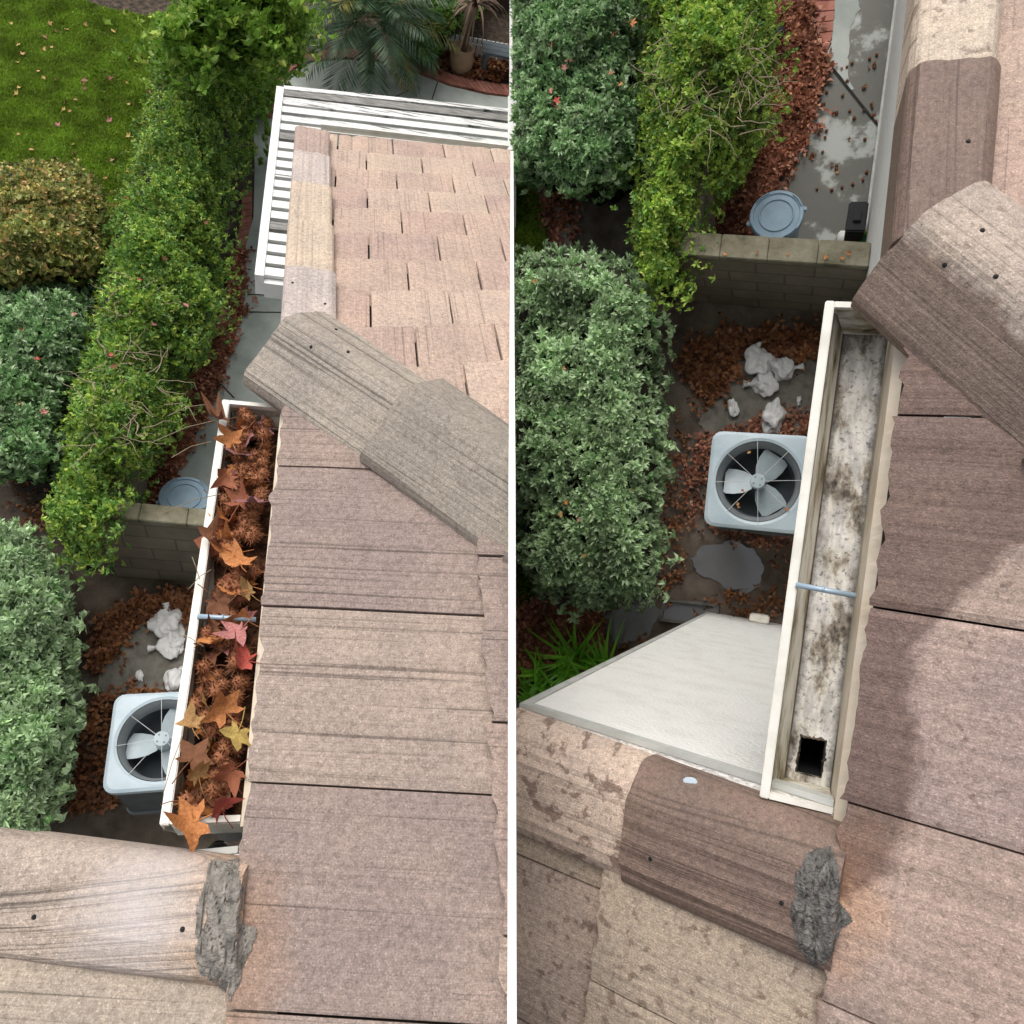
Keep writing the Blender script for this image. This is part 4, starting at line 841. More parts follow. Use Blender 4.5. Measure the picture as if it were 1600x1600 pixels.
litter(R, [(790, 1000), (815, 960), (835, 940), (900, 950), (945, 960), (940, 1000), (900, 1040), (850, 1060), (790, 1090)], 1500, 35, M['lit'], .06, .03, label='pinkish brown leaves below the long shrub')
litter(R, [(970, 985), (1110, 985), (1090, 935), (1180, 930), (1235, 880), (1235, 960), (1100, 970), (950, 1040)], 160, 36, M['litb'], .045, .02, label='a few brown leaves in the mud')
litter(R, [(1040, 690), (1060, 640), (1075, 700), (1080, 900), (1030, 960), (1030, 880)], 130, 46, M['litb'], .045, .02, label='thin brown leaves along the shrub')
litter(L, [(140, 1040), (150, 1000), (180, 960), (230, 935), (310, 935), (300, 975), (240, 960), (210, 980), (180, 1030)], 620, 37, M['litb'], .060, .025, label='brown leaves at the foot of the low wall')
litter(L, [(120, 1130), (150, 1080), (300, 1080), (300, 1150), (175, 1260), (110, 1270), (112, 1200)], 520, 38, M['litb'], .055, .02, label='brown leaves left of the fan unit')
litter(L, [(640, 60), (795, 80), (830, 130), (760, 125), (700, 110), (640, 90)], 900, 39, M['litb'], .09, .03, label='dry leaves in the far planting bed')
litter(L, [(20, 740), (90, 745), (80, 820), (60, 830), (20, 820)], 60, 40, M['litb'], .05, .02, label='a few leaves on the bare soil')
litter(R, [(845, 290), (880, 290), (905, 360), (900, 390), (860, 380)], 120, 41, M['lit'], .06, .02, label='leaves on the wet mowing strip')
# ---- curled lobed leaves, each one an object
def leaf_mesh(name, size, mat, seed, curl=.5):
    rn = np.random.default_rng(seed); bm = bmesh.new(); tips = [(-2.2, .60), (-1.15, .88), (0, 1.), (1.15, .88), (2.2, .60)]
    out = []
    for i, (a, r) in enumerate(tips):
        a += rn.normal(0, .08); r *= rn.uniform(.85, 1.08); out += [(a - .30, r * .68), (a, r), (a + .30, r * .68)]
        nx = tips[i + 1][0] if i < 4 else math.pi; out.append(((a + nx) / 2, .47))
    out = out[:-1] + [(math.pi, .12)]
    ax = rn.uniform(0, math.pi); k1, k2 = rn.uniform(.2, 1.) * curl, rn.uniform(-.5, .7) * curl
    def pt(a, r):
        x, y = r * math.sin(a), r * math.cos(a); p = x * math.cos(ax) + y * math.sin(ax); q = -x * math.sin(ax) + y * math.cos(ax)
        return ((x) * size / 2, (y) * size / 2, (k1 * p * p + k2 * q * abs(q) + .10 * math.sin(5 * a) * r) * size / 2)
    c = bm.verts.new((0, 0, 0)); m = [bm.verts.new(pt(a, r * .5)) for a, r in out]; o = [bm.verts.new(pt(a, r)) for a, r in out]; n = len(out)
    for i in range(n):
        j = (i + 1) % n; bm.faces.new((c, m[i], m[j])); bm.faces.new((m[i], o[i], o[j], m[j]))
    tube(bm, [(0, 0, 0), (0, -size * .28, size * .05), (size * .04, -size * .55, size * .12)], [size * .012] * 3, 4)
    me = bpy.data.meshes.new(name); bm.to_mesh(me); bm.free(); me.materials.append(mat); me.shade_smooth(); return me
LV = {k: [leaf_mesh('leaf_' + k, 1., M['leaf_' + k], 60 + 7 * i + j, [.5, 1.0, 1.6, 2.1][j]) for j in range(4)] for i, k in enumerate(LEAFC)}
def put(plot, name, me, p, size, rot, label, cat, group=None):
    o = bpy.data.objects.new(name, me); S.collection.objects.link(o)
    o.matrix_world = plot.M @ Matrix.Translation(Vector(p)) @ (Matrix.Rotation(rot[2], 4, 'Z') @ Matrix.Rotation(rot[1], 4, 'Y') @ Matrix.Rotation(rot[0], 4, 'X')) @ Matrix.Scale(size, 4)
    return tag(o, label, cat, group)
def ball_mesh(seed, r=.5, spikes=58):
    rn = np.random.default_rng(seed); bm = bmesh.new(); bmesh.ops.create_icosphere(bm, subdivisions=2, radius=r * .66)
    for i in range(spikes):
        z = 1 - 2 * (i + .5) / spikes; a = i * 2.39996; d = Vector((math.sqrt(1 - z * z) * math.cos(a), math.sqrt(1 - z * z) * math.sin(a), z)) + Vector(rn.normal(0, .10, 3)); d.normalize()
        q = d.orthogonal().normalized(); w = d.cross(q); b = [bm.verts.new(d * r * .62 + (q * math.cos(t) + w * math.sin(t)) * r * .10) for t in (0, 2.1, 4.2)]
        bend = Vector(rn.normal(0, .05, 3)) * r; tp = bm.verts.new(d * r * rn.uniform(.95, 1.12) + bend)
        for k in range(3): bm.faces.new((b[k], b[(k + 1) % 3], tp))
    tube(bm, [(0, 0, r * .6), (r * .3, 0, r * 1.4), (r * .5, r * .3, r * 2.2)], [r * .04] * 3, 4)
    me = bpy.data.meshes.new('seed_ball'); bm.to_mesh(me); bm.free(); me.materials.append(M['ball']); return me
BALLS = [ball_mesh(200 + i) for i in range(4)]
# packed gutter of the left plot
rn = np.random.default_rng(77)
G = 60; bed = bmesh.new(); rows = []
for i in range(G + 1):
    y = .268 + (1.212 - .268) * i / G; rows.append([bed.verts.new((-.214 + .112 * j / 8, y, 5.262 + .012 * math.sin(y * 40 + j) + rn.normal(0, .004))) for j in range(9)])
for a, b in zip(rows, rows[1:]):
    for j in range(8): bed.faces.new((a[j], a[j + 1], b[j + 1], b[j]))
M['debris'] = flat('rotting_leaf_debris', [(.02, .008, .004), (.07, .03, .015), (.14, .06, .03)], 60, 6, .9, bump=.006, bscale=160)
tag(link(L, 'leaf_debris', bed, M['debris'], base=(-.16, .74, 5.27)), 'dark brown rotting leaf debris under the leaves in the gutter', 'debris', kind='stuff')
n = 0
for k in range(135):
    y = .285 + .915 * ((k * .618034) % 1); x = rn.uniform(-.208, -.122); z = rn.uniform(5.285, 5.322)
    put(L, 'seed_ball', BALLS[k % 4], (x, y, z), rn.uniform(.036, .047), rn.uniform(0, 6, 3), 'spiky brown seed ball packed in the leaf filled gutter', 'seed ball', 'spiky seed balls in the gutter')
kinds = ['orange', 'russet', 'orange', 'brown', 'tan', 'orange', 'russet', 'orange', 'brown', 'purple', 'orange', 'rose']
word = {'orange': 'orange', 'russet': 'dark russet', 'brown': 'dark brown', 'tan': 'tan', 'rose': 'dusty rose', 'purple': 'purplish', 'red': 'red', 'yellow': 'yellowish'}
for k in range(46):
    y = .285 + .915 * ((k * .754877) % 1); x = rn.uniform(-.205, -.128); z = rn.uniform(5.29, 5.338); c = kinds[k % 12]
    put(L, 'fallen_leaf', LV[c][rn.integers(0, 4)], (x, y, z), rn.uniform(.065, .105), (rn.normal(0, .8), rn.normal(0, .8), rn.uniform(0, 6.3)), word[c] + ' dry leaf jammed among the seed balls in the gutter', 'leaf', 'dry leaves packed in the gutter')
for (u, v, c, sz, rx, ry, rz, lab) in [
    (302, 1285, 'orange', .115, .25, .3, 2.0, 'large orange leaf hanging over the near end of the packed gutter'),
    (345, 1262, 'red', .085, .9, .2, .7, 'red brown curled leaf beside the big orange leaf at the gutter end'),
    (362, 688, 'orange', .085, .5, -.4, .3, 'bright orange leaf near the far end of the packed gutter'),
    (345, 655, 'brown', .08, -.3, .5, 1.2, 'brown leaf in the far corner of the packed gutter'),
    (400, 785, 'purple', .10, .3, .8, 1.9, 'large dusty purple leaf lying against the tile edge'),
    (352, 745, 'russet', .08, .2, -.6, 2.6, 'russet leaf poking over the white gutter rim'),
    (375, 880, 'orange', .09, -.5, .2, .2, 'orange leaf in the middle of the packed gutter above the blue strap'),
    (388, 925, 'tan', .075, .6, .3, 1.1, 'pale tan curled leaf just above the blue strap'),
    (375, 985, 'rose', .085, -.2, .6, 2.2, 'pinkish brown leaf just below the blue strap'),
    (382, 1032, 'red', .095, .3, .7, 1.5, 'pink and red leaf pressed against the tile edge'),
    (350, 1110, 'orange', .105, .5, .1, .9, 'broad orange leaf lying flat in the lower part of the gutter'),
    (372, 1145, 'yellow', .09, .3, -.3, 2.9, 'yellowish tan leaf in the lower part of the gutter'),
    (310, 1210, 'tan', .08, .7, .4, .5, 'tan folded leaf near the near end of the gutter'),
    (330, 838, 'brown', .075, .3, .4, 1.4, 'dark brown leaf by the white gutter rim'),
    (362, 1205, 'russet', .09, -.4, -.5, 2.4, 'russet leaf close to the near end of the gutter'),
    (298, 1132, 'tan', .07, -.3, .6, .2, 'small tan leaf touching the white rim')]:
    put(L, 'fallen_leaf', LV[c][rn.integers(1, 4)], L.at(u, v, 5.352), sz, (rx, ry, rz), lab, 'leaf')
tw = [((268, 715), (330, 690)), ((262, 650), (322, 632)), ((258, 800), (345, 772)), ((295, 920), (330, 890)), ((255, 1240), (285, 1150)), ((300, 870), (312, 905)), ((278, 990), (318, 1010)), ((240, 690), (345, 655))]
for i, (a, b) in enumerate(tw):
    p, q = L.at(*a, 5.345 + .01 * (i % 3)), L.at(*b, 5.350); bm = bmesh.new(); tube(bm, [p, (p + q) / 2 + Vector((0, 0, .012)), q], [.0009] * 3, 4)
    tag(link(L, 'dry_needle', bm, M['twig'], base=q), 'thin dry needle sticking out over the white gutter rim', 'needle', 'needles caught in the gutter')
# ---- fan units
def fan_unit(plot, c, rz, label, half=.365):
    c = Vector((c.x, c.y, 0)); t = thing(plot, 'air_conditioner', c, label, 'air conditioner'); Rz = Matrix.Rotation(rz, 3, 'Z'); zt = .90
    def done(name, bm, mat, par=t, smooth=False):
        bmesh.ops.rotate(bm, cent=(0, 0, 0), matrix=Rz, verts=bm.verts); bmesh.ops.translate(bm, vec=c, verts=bm.verts); return link(plot, name, bm, mat, parent=par, smooth=smooth)
    def rsq(h, r, n=8): return [(sx * (h - r) + r * math.cos(a), sy * (h - r) + r * math.sin(a)) for sx, sy, a0 in ((1, 1, 0), (-1, 1, 90), (-1, -1, 180), (1, -1, 270)) for a in [math.radians(a0 + 90 * k / n) for k in range(n + 1)]]
    # lid with the round opening
    bm = bmesh.new(); N_ = 36; ro = half * .84; outer = rsq(half, .075); 
    def ring(pts, z): return [bm.verts.new((x, y, z)) for x, y in pts]
    ext = [math.radians(q * 360 / 96) for q in range(96)]
    def onsq(a):
        c_, s_ = math.cos(a), math.sin(a); k_ = 1 / max(abs(c_), abs(s_)); x, y = c_ * k_ * half, s_ * k_ * half; r0 = .075
        if abs(x) > half - r0 and abs(y) > half - r0:
            cx_, cy_ = math.copysign(half - r0, x), math.copysign(half - r0, y); b_ = c_ * cx_ + s_ * cy_; t_ = b_ + math.sqrt(max(0, b_ * b_ - cx_ * cx_ - cy_ * cy_ + r0 * r0)); x, y = c_ * t_, s_ * t_
        return (x, y)
    outer = [onsq(a) for a in ext]
    on = len(outer); inn = [(ro * math.cos(math.atan2(y, x)), ro * math.sin(math.atan2(y, x))) for x, y in outer]
    mid = [(x * .94, y * .94) for x, y in outer]
    R_ = [ring(outer, zt - .075), ring(outer, zt - .012), ring(mid, zt), ring([(x * 1.07, y * 1.07) for x, y in inn], zt + .004), ring(inn, zt - .004), ring([(x * .985, y * .985) for x, y in inn], zt - .05)]
    for A_, B_ in zip(R_, R_[1:]):
        for i in range(on): bm.faces.new((A_[i], A_[(i + 1) % on], B_[(i + 1) % on], B_[i]))
    lid = done('lid', bm, M['ac'], smooth=False)
    bm = bmesh.new(); lathe(bm, [(ro * .985, zt - .04), (ro * .95, zt - .09), (ro * .82, zt - .16), (ro * .78, zt - .26), (0, zt - .27)], 48); done('fan_well', bm, M['acb'], smooth=True)
    bm = bmesh.new(); lathe(bm, [(ro * .984, zt - .005), (ro * .90, zt - .04), (ro * .86, zt - .10)], 48); done('shroud_ring', bm, M['aci'], smooth=True)
    # fan: hub, motor and three broad blades
    bm = bmesh.new(); lathe(bm, [(0, zt - .07), (.05, zt - .072), (.055, zt - .10), (.05, zt - .15), (0, zt - .15)], 24); fan = done('fan', bm, M['acf'], smooth=True)
    for k, a0 in enumerate((180, 305, 62)):
        bm = bmesh.new(); g = [[bm.verts.new((r, w, zt - .13 + tilt * w)) for w in np.linspace(-wd, wd, 5)] for r, wd, tilt in ((.04, .05, .5), (.10, .085, .45), (.17, .10, .38), (.235, .10, .30), (.25, .085, .28))]
        for A_, B_ in zip(g, g[1:]):
            for i in range(4): bm.faces.new((A_[i], A_[i + 1], B_[i + 1], B_[i]))
        r_ = bmesh.ops.extrude_face_region(bm, geom=bm.faces[:]); bmesh.ops.translate(bm, vec=(0, 0, -.004), verts=[x for x in r_['geom'] if isinstance(x, bmesh.types.BMVert)])
        bmesh.ops.rotate(bm, cent=(0, 0, 0), matrix=Matrix.Rotation(math.radians(a0), 3, 'Z'), verts=bm.verts); done('fan_blade', bm, M['acf'], par=fan)
    # wire guard
    bm = bmesh.new(); lathe(bm, [(0, zt + .022), (.052, zt + .020), (.056, zt + .014), (0, zt + .012)], 28); gd = done('guard', bm, M['acf'])
    for k in range(4):
        bm = bmesh.new(); a = k * math.pi / 2 + .6; lathe(bm, [(0, zt + .0245), (.007, zt + .0235), (.007, zt + .021)], 10, at=(.034 * math.cos(a), .034 * math.sin(a), 0)); done('guard_screw', bm, M['aci'], par=gd)
    for k in range(8):
        a = k * math.pi / 4 + .1; bm = bmesh.new(); tube(bm, [(.05 * math.cos(a), .05 * math.sin(a), zt + .016), ((ro + .01) * math.cos(a), (ro + .01) * math.sin(a), zt + .008)], .0022, 6); done('guard_wire', bm, M['wire'], par=gd)
    # louvred body and base
    bm = bmesh.new(); b = rsq(half * .93, .06); 
    zs = [.05 + i * (zt - .07 - .05) / 30 for i in range(31)]; prev = None
    for i, z in enumerate(zs):
        for k_ in (1., .972): 
            rg = [bm.verts.new((x * k_, y * k_, z + (0 if k_ == 1 else .012))) for x, y in b]
            if prev:
                for q in range(len(b)): bm.faces.new((prev[q], prev[(q + 1) % len(b)], rg[(q + 1) % len(b)], rg[q]))
            prev = rg
    done('cabinet', bm, M['acd'])
    bm = bmesh.new(); b = rsq(half * .96, .06); A_ = [bm.verts.new((x, y, .0)) for x, y in b]; B_ = [bm.verts.new((x, y, .055)) for x, y in b]
    for q in range(len(b)): bm.faces.new((A_[q], A_[(q + 1) % len(b)], B_[(q + 1) % len(b)], B_[q]))
    bm.faces.new(B_); done('base_pan', bm, M['aci'])
    return t
cR = R.at(1184, 752, .90); cL = L.at(253, 1155, .90)
fan_unit(R, cR, .03, 'square pale blue fan unit left of the emptied gutter, below the white bags'); fan_unit(L, cL, .05, 'square pale blue fan unit partly hidden by the leaf filled gutter', .35)
# ---- bins with ringed lids
def bin_(plot, u, v, r, label):
    p = plot.at(u, v, .72); c = Vector((p.x, p.y, 0)); t = thing(plot, 'trash_can', c, label, 'bin')
    bm = bmesh.new(); lathe(bm, [(r * .80, 0), (r * .90, .66), (r * .90, .67)], 40, at=c); link(plot, 'body', bm, M['can'], parent=t, smooth=True)
    bm = bmesh.new(); lathe(bm, [(r * .93, .655), (r, .66), (r, .70), (r * .97, .712), (r * .86, .713), (r * .84, .703), (r * .66, .705), (r * .64, .716), (r * .60, .716), (r * .58, .706), (0, .708)], 56, at=c)
    lid = link(plot, 'lid', bm, M['can'], parent=t)
    for k in range(4):
        a = k * math.pi / 2 + .7; bm = bmesh.new()
        pts = [(r * (.93) * math.cos(a + q), r * .93 * math.sin(a + q)) for q in np.linspace(-.3, .3, 9)]
        tube(bm, [(c.x + x, c.y + y, .718) for x, y in pts], .006, 6); link(plot, 'lid_rib', bm, M['can'], parent=lid)
    for a in (.3, 3.44):
        h_ = bmesh.new(); box(h_, (c.x + r * .97 * math.cos(a) - .03, c.y + r * .97 * math.sin(a) - .02, .665), (c.x + r * .97 * math.cos(a) + .03, c.y + r * .97 * math.sin(a) + .02, .695), bev=.008); link(plot, 'handle', h_, M['can'], parent=t)
bin_(R, 1213, 335, .205, 'round grey blue lidded bin on the damp concrete behind the mossy block wall')
bin_(L, 288, 775, .215, 'round grey blue lidded bin half hidden behind the packed gutter')
# ---- white plastic bags
def bag(plot, u, v, sz, label, seed, rz=0., knot=True):
    from mathutils import noise as mn
    p = plot.at(u, v, .10); c = Vector((p.x, p.y, 0)); t = thing(plot, 'plastic_bag', c, label, 'bag'); bm = bmesh.new(); bmesh.ops.create_icosphere(bm, subdivisions=5, radius=1); off = Vector((seed * 3.1, 1, 2))
    for w in bm.verts:
        d = w.co.normalized(); k = .85 + .55 * mn.noise(d * 1.3 + off) + .34 * (.5 - abs(mn.noise(d * 2.0 + off))) - .05 * abs(mn.noise(d * 6 + off)); w.co = d * k
        if w.co.z < -.5: w.co.z = -.5
    bmesh.ops.scale(bm, vec=(sz[0], sz[1], sz[2]), verts=bm.verts); bmesh.ops.rotate(bm, cent=(0, 0, 0), matrix=Matrix.Rotation(rz, 3, 'Z'), verts=bm.verts); bmesh.ops.translate(bm, vec=c + Vector((0, 0, sz[2] * .5 + .02)), verts=bm.verts)
    link(plot, 'body', bm, M['bag'], parent=t, smooth=True)
    if knot:
        bm = bmesh.new(); a = rz + 1.3; s_ = sz[0]; d = Vector((math.cos(a), math.sin(a), .1)); b0 = c + Vector((0, 0, sz[2] * .7))
        tube(bm, [b0 + d * s_ * .7, b0 + d * s_ * 1.05, b0 + d * s_ * 1.25, b0 + d * s_ * 1.6], [s_ * .3, s_ * .09, s_ * .16, s_ * .28], 9); 
        for w in bm.verts: w.co += Vector((mn.noise(w.co * 40), mn.noise(w.co * 40 + off), 0)) * .012
        link(plot, 'tied_end', bm, M['bag'], parent=t)
bag(R, 1186, 562, (.10, .13, .08), 'crumpled white bag at the top left of the pile', 1, .4)
bag(R, 1222, 575, (.11, .09, .08), 'crumpled white bag at the right of the pile with a tied end pointing right', 2, -1.1)
bag(R, 1195, 596, (.11, .095, .06), 'flattened white bag at the bottom of the pile', 3, 2.)
bag(R, 1209, 650, (.095, .14, .09), 'white bag standing alone just above the fan unit', 4, .1, False)
bag(R, 1144, 636, (.045, .085, .04), 'small white scrap of bag left of the standing one', 5, .3)
bag(R, 1249, 624, (.018, .045, .03), 'narrow white bag tucked against the gutter side', 6, 0., False)
bag(L, 262, 972, (.12, .16, .08), 'crumpled white bag beside the blue strap end of the gutter', 7, .5)
bag(L, 268, 1006, (.12, .10, .06), 'flattened round white bag below the crumpled one', 8, 2.)
bag(L, 216, 1052, (.03, .055, .02), 'small white scrap of bag just above the fan unit', 9, .3)
bag(L, 276, 1062, (.10, .14, .08), 'white bag peeping out between the fan unit and the gutter', 10, 0., False)
# ---- small things behind the mossy wall
def at_ground(plot, u, v, z=0.): p = plot.at(u, v, z); return Vector((p.x, p.y, 0))
c = at_ground(R, 1335, 350, .3); t = thing(R, 'storage_case', c, 'black upright case standing against the white house wall', 'case')
link(R, 'body', nb(c + Vector((-.06, -.10, 0)), c + Vector((.08, .14, .36)), bev=.015), M['blk'], parent=t); link(R, 'lid', nb(c + Vector((-.064, -.104, .362)), c + Vector((.084, .144, .40)), bev=.012), M['blk'], parent=t)
link(R, 'handle', nb(c + Vector((-.02, -.03, .40)), c + Vector((.04, .06, .425)), bev=.008), M['blk'], parent=t)
c = at_ground(R, 1329, 368, .14); t = thing(R, 'bottle', c, 'white bottle with a yellow label lying by the green bottle', 'bottle')
bm = bmesh.new(); tube(bm, [c + Vector((-.10, 0, .07)), c + Vector((-.08, 0, .07)), c + Vector((.05, .0, .07)), c + Vector((.07, 0, .07))], [.045, .068, .068, .03], 16); link(R, 'body', bm, M['white'], parent=t, smooth=True)
bm = bmesh.new(); tube(bm, [c + Vector((-.02, 0, .07)), c + Vector((.03, 0, .07))], .0695, 16); link(R, 'label_band', bm, M['yellow'], parent=t, smooth=True)
c = at_ground(R, 1347, 362, .25); t = thing(R, 'spray_bottle', c, 'green bottle with yellow cap between the white bottle and house wall', 'bottle')
bm = bmesh.new(); lathe(bm, [(.045, 0), (.05, .02), (.05, .17), (.02, .22), (.02, .24)], 20, at=c); link(R, 'body', bm, M['green'], parent=t, smooth=True)
bm = bmesh.new(); lathe(bm, [(.026, .235), (.026, .27), (.015, .28), (0, .28)], 16, at=c); box(bm, (c.x - .015, c.y - .01, .25), (c.x + .012, c.y + .09, .275)); link(R, 'cap', bm, M['yellow'], parent=t)
# grey tray full of water beside the white wall
ps = [R.at(u, v, .04) for u, v in ((1040, 937), (1122, 946), (1120, 978), (1032, 968))]; c = sum(ps, Vector()) / 4; c.z = 0; t = thing(R, 'splash_tray', c, 'grey water filled tray lying in the mud by the white wall corner', 'tray')
bm = bmesh.new()
for a, b in zip(ps, ps[1:] + ps[:1]):
    d = (b - a).normalized(); w = Vector((-d.y, d.x, 0)) * .012; f = bm.faces.new([bm.verts.new(Vector((*x.xy, .0)) ) for x in (a + w, b + w, b - w, a - w)]); r_ = bmesh.ops.extrude_face_region(bm, geom=[f]); bmesh.ops.translate(bm, vec=(0, 0, .07), verts=[x for x in r_['geom'] if isinstance(x, bmesh.types.BMVert)])
bmesh.ops.recalc_face_normals(bm, faces=bm.faces); link(R, 'rim', bm, M['tray'], parent=t)
link(R, 'water', poly([Vector((*x.xy, .035)) for x in ps]), M['puddle'], parent=t)
# outlet box low on the white wall
p = R.at(1186, 972, .35); t = thing(R, 'outlet_box', (p.x, -.40, .3), 'small cream electric box at the foot of the white wall', 'electric box')
link(R, 'cover', nb((p.x - .075, -.398, .24), (p.x + .075, -.33, .42), bev=.01), M['gut'], parent=t); bm = bmesh.new(); tube(bm, [(p.x, -.36, .0), (p.x, -.36, .24)], .012, 8); link(R, 'conduit', bm, M['trim'], parent=t)
# pale drop on the damp rake tile
best = None
for c_ in PR['caps']:
    r_ = mesh_top(R, c_, 1080, 1222)
    if r_ and (best is None or r_[0].z > best.z): best = r_[0]
if best:
    bm = bmesh.new(); bmesh.ops.create_icosphere(bm, subdivisions=3, radius=1)
    for v in bm.verts: v.co *= 1 + .3 * mn_.noise(v.co * 1.5)
    bmesh.ops.scale(bm, vec=(.015, .008, .0025), verts=bm.verts); bmesh.ops.translate(bm, vec=best, verts=bm.verts)
    tag(link(R, 'bird_dropping', bm, M['drop'], base=best, smooth=True), 'pale bluish dried dropping on the damp rake tile', 'bird dropping')
bpos = L.at(341, 1333, 5.22); bm = bmesh.new(); lathe(bm, [(0, -.022), (.012, -.018), (.021, -.006), (.022, .004), (.015, .016), (0, .021)], 20, at=bpos); link(L, 'pipe_cap', bm, M['blkg'], parent=hL, smooth=True)
bm = bmesh.new(); tube(bm, [bpos + Vector((0, 0, -.02)), bpos + Vector((0, 0, -.6))], .012, 8); link(L, 'pipe', bm, M['blkg'], parent=hL)
# dark globe lights by the hedge
for plot, u, v, lab in ((R, 1213, 50, 'small black garden light at the edge of the creeper hedge, upper right view'), (L, 290, 573, 'small black garden light at the foot of the long creeper hedge')):
    c = at_ground(plot, u, v, .25); t = thing(plot, 'garden_light', c, lab, 'garden light'); bm = bmesh.new(); lathe(bm, [(.0, .29), (.05, .28), (.075, .24), (.06, .20), (.03, .19), (0, .19)], 20, at=c); link(plot, 'lamp_head', bm, M['blk'], parent=t, smooth=True)
    bm = bmesh.new(); tube(bm, [c, c + Vector((0, 0, .19))], .012, 8); link(plot, 'stake', bm, M['blk'], parent=t)
c = at_ground(L, 375, 146, .3); t = thing(L, 'garden_light', c, 'pale disc topped garden light among the foliage left of the patio', 'garden light'); bm = bmesh.new(); lathe(bm, [(0, .31), (.07, .30), (.075, .285), (.03, .27), (0, .27)], 20, at=c); link(L, 'lamp_head', bm, M['trim'], parent=t)
bm = bmesh.new(); tube(bm, [c, c + Vector((0, 0, .27))], .012, 8); link(L, 'stake', bm, M['blk'], parent=t)
# ---- strappy plants by the white wall
def blades(plot, c, n, Ln, W, mat, parent, seed, droop=.6, name='leaves', el=(.5, 1.3)):
    rn = np.random.default_rng(seed); V, Fc = [], []
    for i in range(n):
        a = rn.uniform(0, 6.28); e = rn.uniform(*el); l = Ln * rn.uniform(.6, 1.15); d = np.array([math.cos(a) * math.cos(e), math.sin(a) * math.cos(e), math.sin(e)]); sd_ = np.array([-math.sin(a), math.cos(a), 0]); p = np.array(c, float) + rn.normal(0, .02, 3) * [1, 1, 0]; K = 5; k0 = len(V)
        for j in range(K + 1):
            w = W * (1 - (j / K) ** 1.6) / 2 + .0012; V += [p - sd_ * w, p + sd_ * w]; p = p + d * l / K; d = d + np.array([0, 0, -droop * 1.3 / K]); d = d / np.linalg.norm(d)
        for j in range(K): Fc.append([k0 + 2 * j, k0 + 2 * j + 1, k0 + 2 * j + 3, k0 + 2 * j + 2])
    V = np.array(V); Fc = np.array(Fc); ok = (plot.wx(V) * plot.side > .03)[Fc].all(1)
    return link_np(plot, name, V, Fc[ok], mat, parent=parent)
for i, (u, v) in enumerate([(858, 1052), (905, 1030), (950, 1050), (880, 1085), (840, 1098), (925, 1075)]):
    c = at_ground(R, u, v); t = thing(R, 'strappy_plant', c, ['bright green strappy plant nearest the leaf pile', 'bright green strappy plant topmost of the clump', 'bright green strappy plant closest to the grey water tray', 'bright green strappy plant in the middle, against the white wall edge', 'bright green strappy plant lowest at the left of the clump', 'bright green strappy plant tucked between the middle one and the tray'][i], 'plant', 'strappy plants by the white wall')
    blades(R, c + Vector((0, 0, .02)), 36, .52, .034, M['strap_l'], t, 300 + i, .9)
# ---- patio cover
z0 = 3.0; pc = [L.at(438, 137, z0), L.at(405, 432, z0)]; x0 = pc[1].x; yN, yF = pc[1].y, pc[0].y; dxy = (pc[0].x - pc[1].x) / (yF - yN)
t = thing(L, 'patio_cover', (.3, yF, 0), 'white slatted patio cover beyond the tiled roof', 'patio cover')
XL = lambda y: x0 + (y - yN) * dxy
def bar(name, a, b, wd, z0_, z1_, mat, par=t, skew=0.):
    a, b = Vector((*a, 0)), Vector((*b, 0)); d = (b - a).normalized(); w = Vector((-d.y, d.x, 0)) * wd / 2
    bm = bmesh.new(); f = bm.faces.new([bm.verts.new(Vector((*x.xy, z0_))) for x in (a - w, b - w, b + w, a + w)]); r_ = bmesh.ops.extrude_face_region(bm, geom=[f]); bmesh.ops.translate(bm, vec=(0, 0, z1_ - z0_), verts=[x for x in r_['geom'] if isinstance(x, bmesh.types.BMVert)])
    bmesh.ops.recalc_face_normals(bm, faces=bm.faces); return link(L, name, bm, mat, parent=par)
bar('side_beam', (XL(yN) , yN), (XL(yF), yF), .06, z0 - .16, z0 + .012, M['white'])
bar('end_beam', (XL(yF) + .031, yF), (3.0, yF + .55), .05, z0 - .16, z0 + .011, M['whitew'])
bar('house_beam', (XL(yN) + .031, yN), (3.0, yN), .05, z0 - .16, z0 - .03, M['white'])
ns = 19; pit = (yF - yN) / ns
mats_ = {18: 'slatg', 17: 'whitew', 16: 'slat', 15: 'whitew', 14: 'slat', 13: 'slatg', 12: 'slat', 4: 'slatg', 9: 'whitew', 8: 'slat'}
for i in range(ns):
    y = yN + pit * (i + .5); sk = .16 * (i / ns)
    bar('slat', (XL(y) + .032, y), (3.0, y + sk * 3), pit * (.66 if i < 17 else .8), z0 - .02, z0 + .005, M[mats_.get(i, 'slat')])
for q in (yF - .05,): link(L, 'post', nb((XL(q) + .0, q - .045, -.02), (XL(q) + .09, q + .045, z0 - .165)), M['white'], parent=t)
for q in (1.0, ): link(L, 'post', nb((q, yF - .0, -.02), (q + .09, yF + .09, z0 - .165)), M['white'], parent=t)
zE = 5.36 - (3.33 - 1.34) * T18
a_, b_ = L.at(503, 205, zE - .02), L.at(797, 238, zE - .06); bm = bmesh.new()
d = (b_ - a_).normalized(); w = Vector((-d.y, d.x, 0)) * .045
for zz0, zz1, o1, o2 in ((-.1, .0, -.0, .1), (-.0, .012, .75, 1.0)):
    f = bm.faces.new([bm.verts.new(x + Vector((0, 0, zz0))) for x in (a_ + w * o1, b_ + w * o1, b_ + w * o2, a_ + w * o2)]); r_ = bmesh.ops.extrude_face_region(bm, geom=[f]); bmesh.ops.translate(bm, vec=(0, 0, zz1 - zz0), verts=[x for x in r_['geom'] if isinstance(x, bmesh.types.BMVert)])
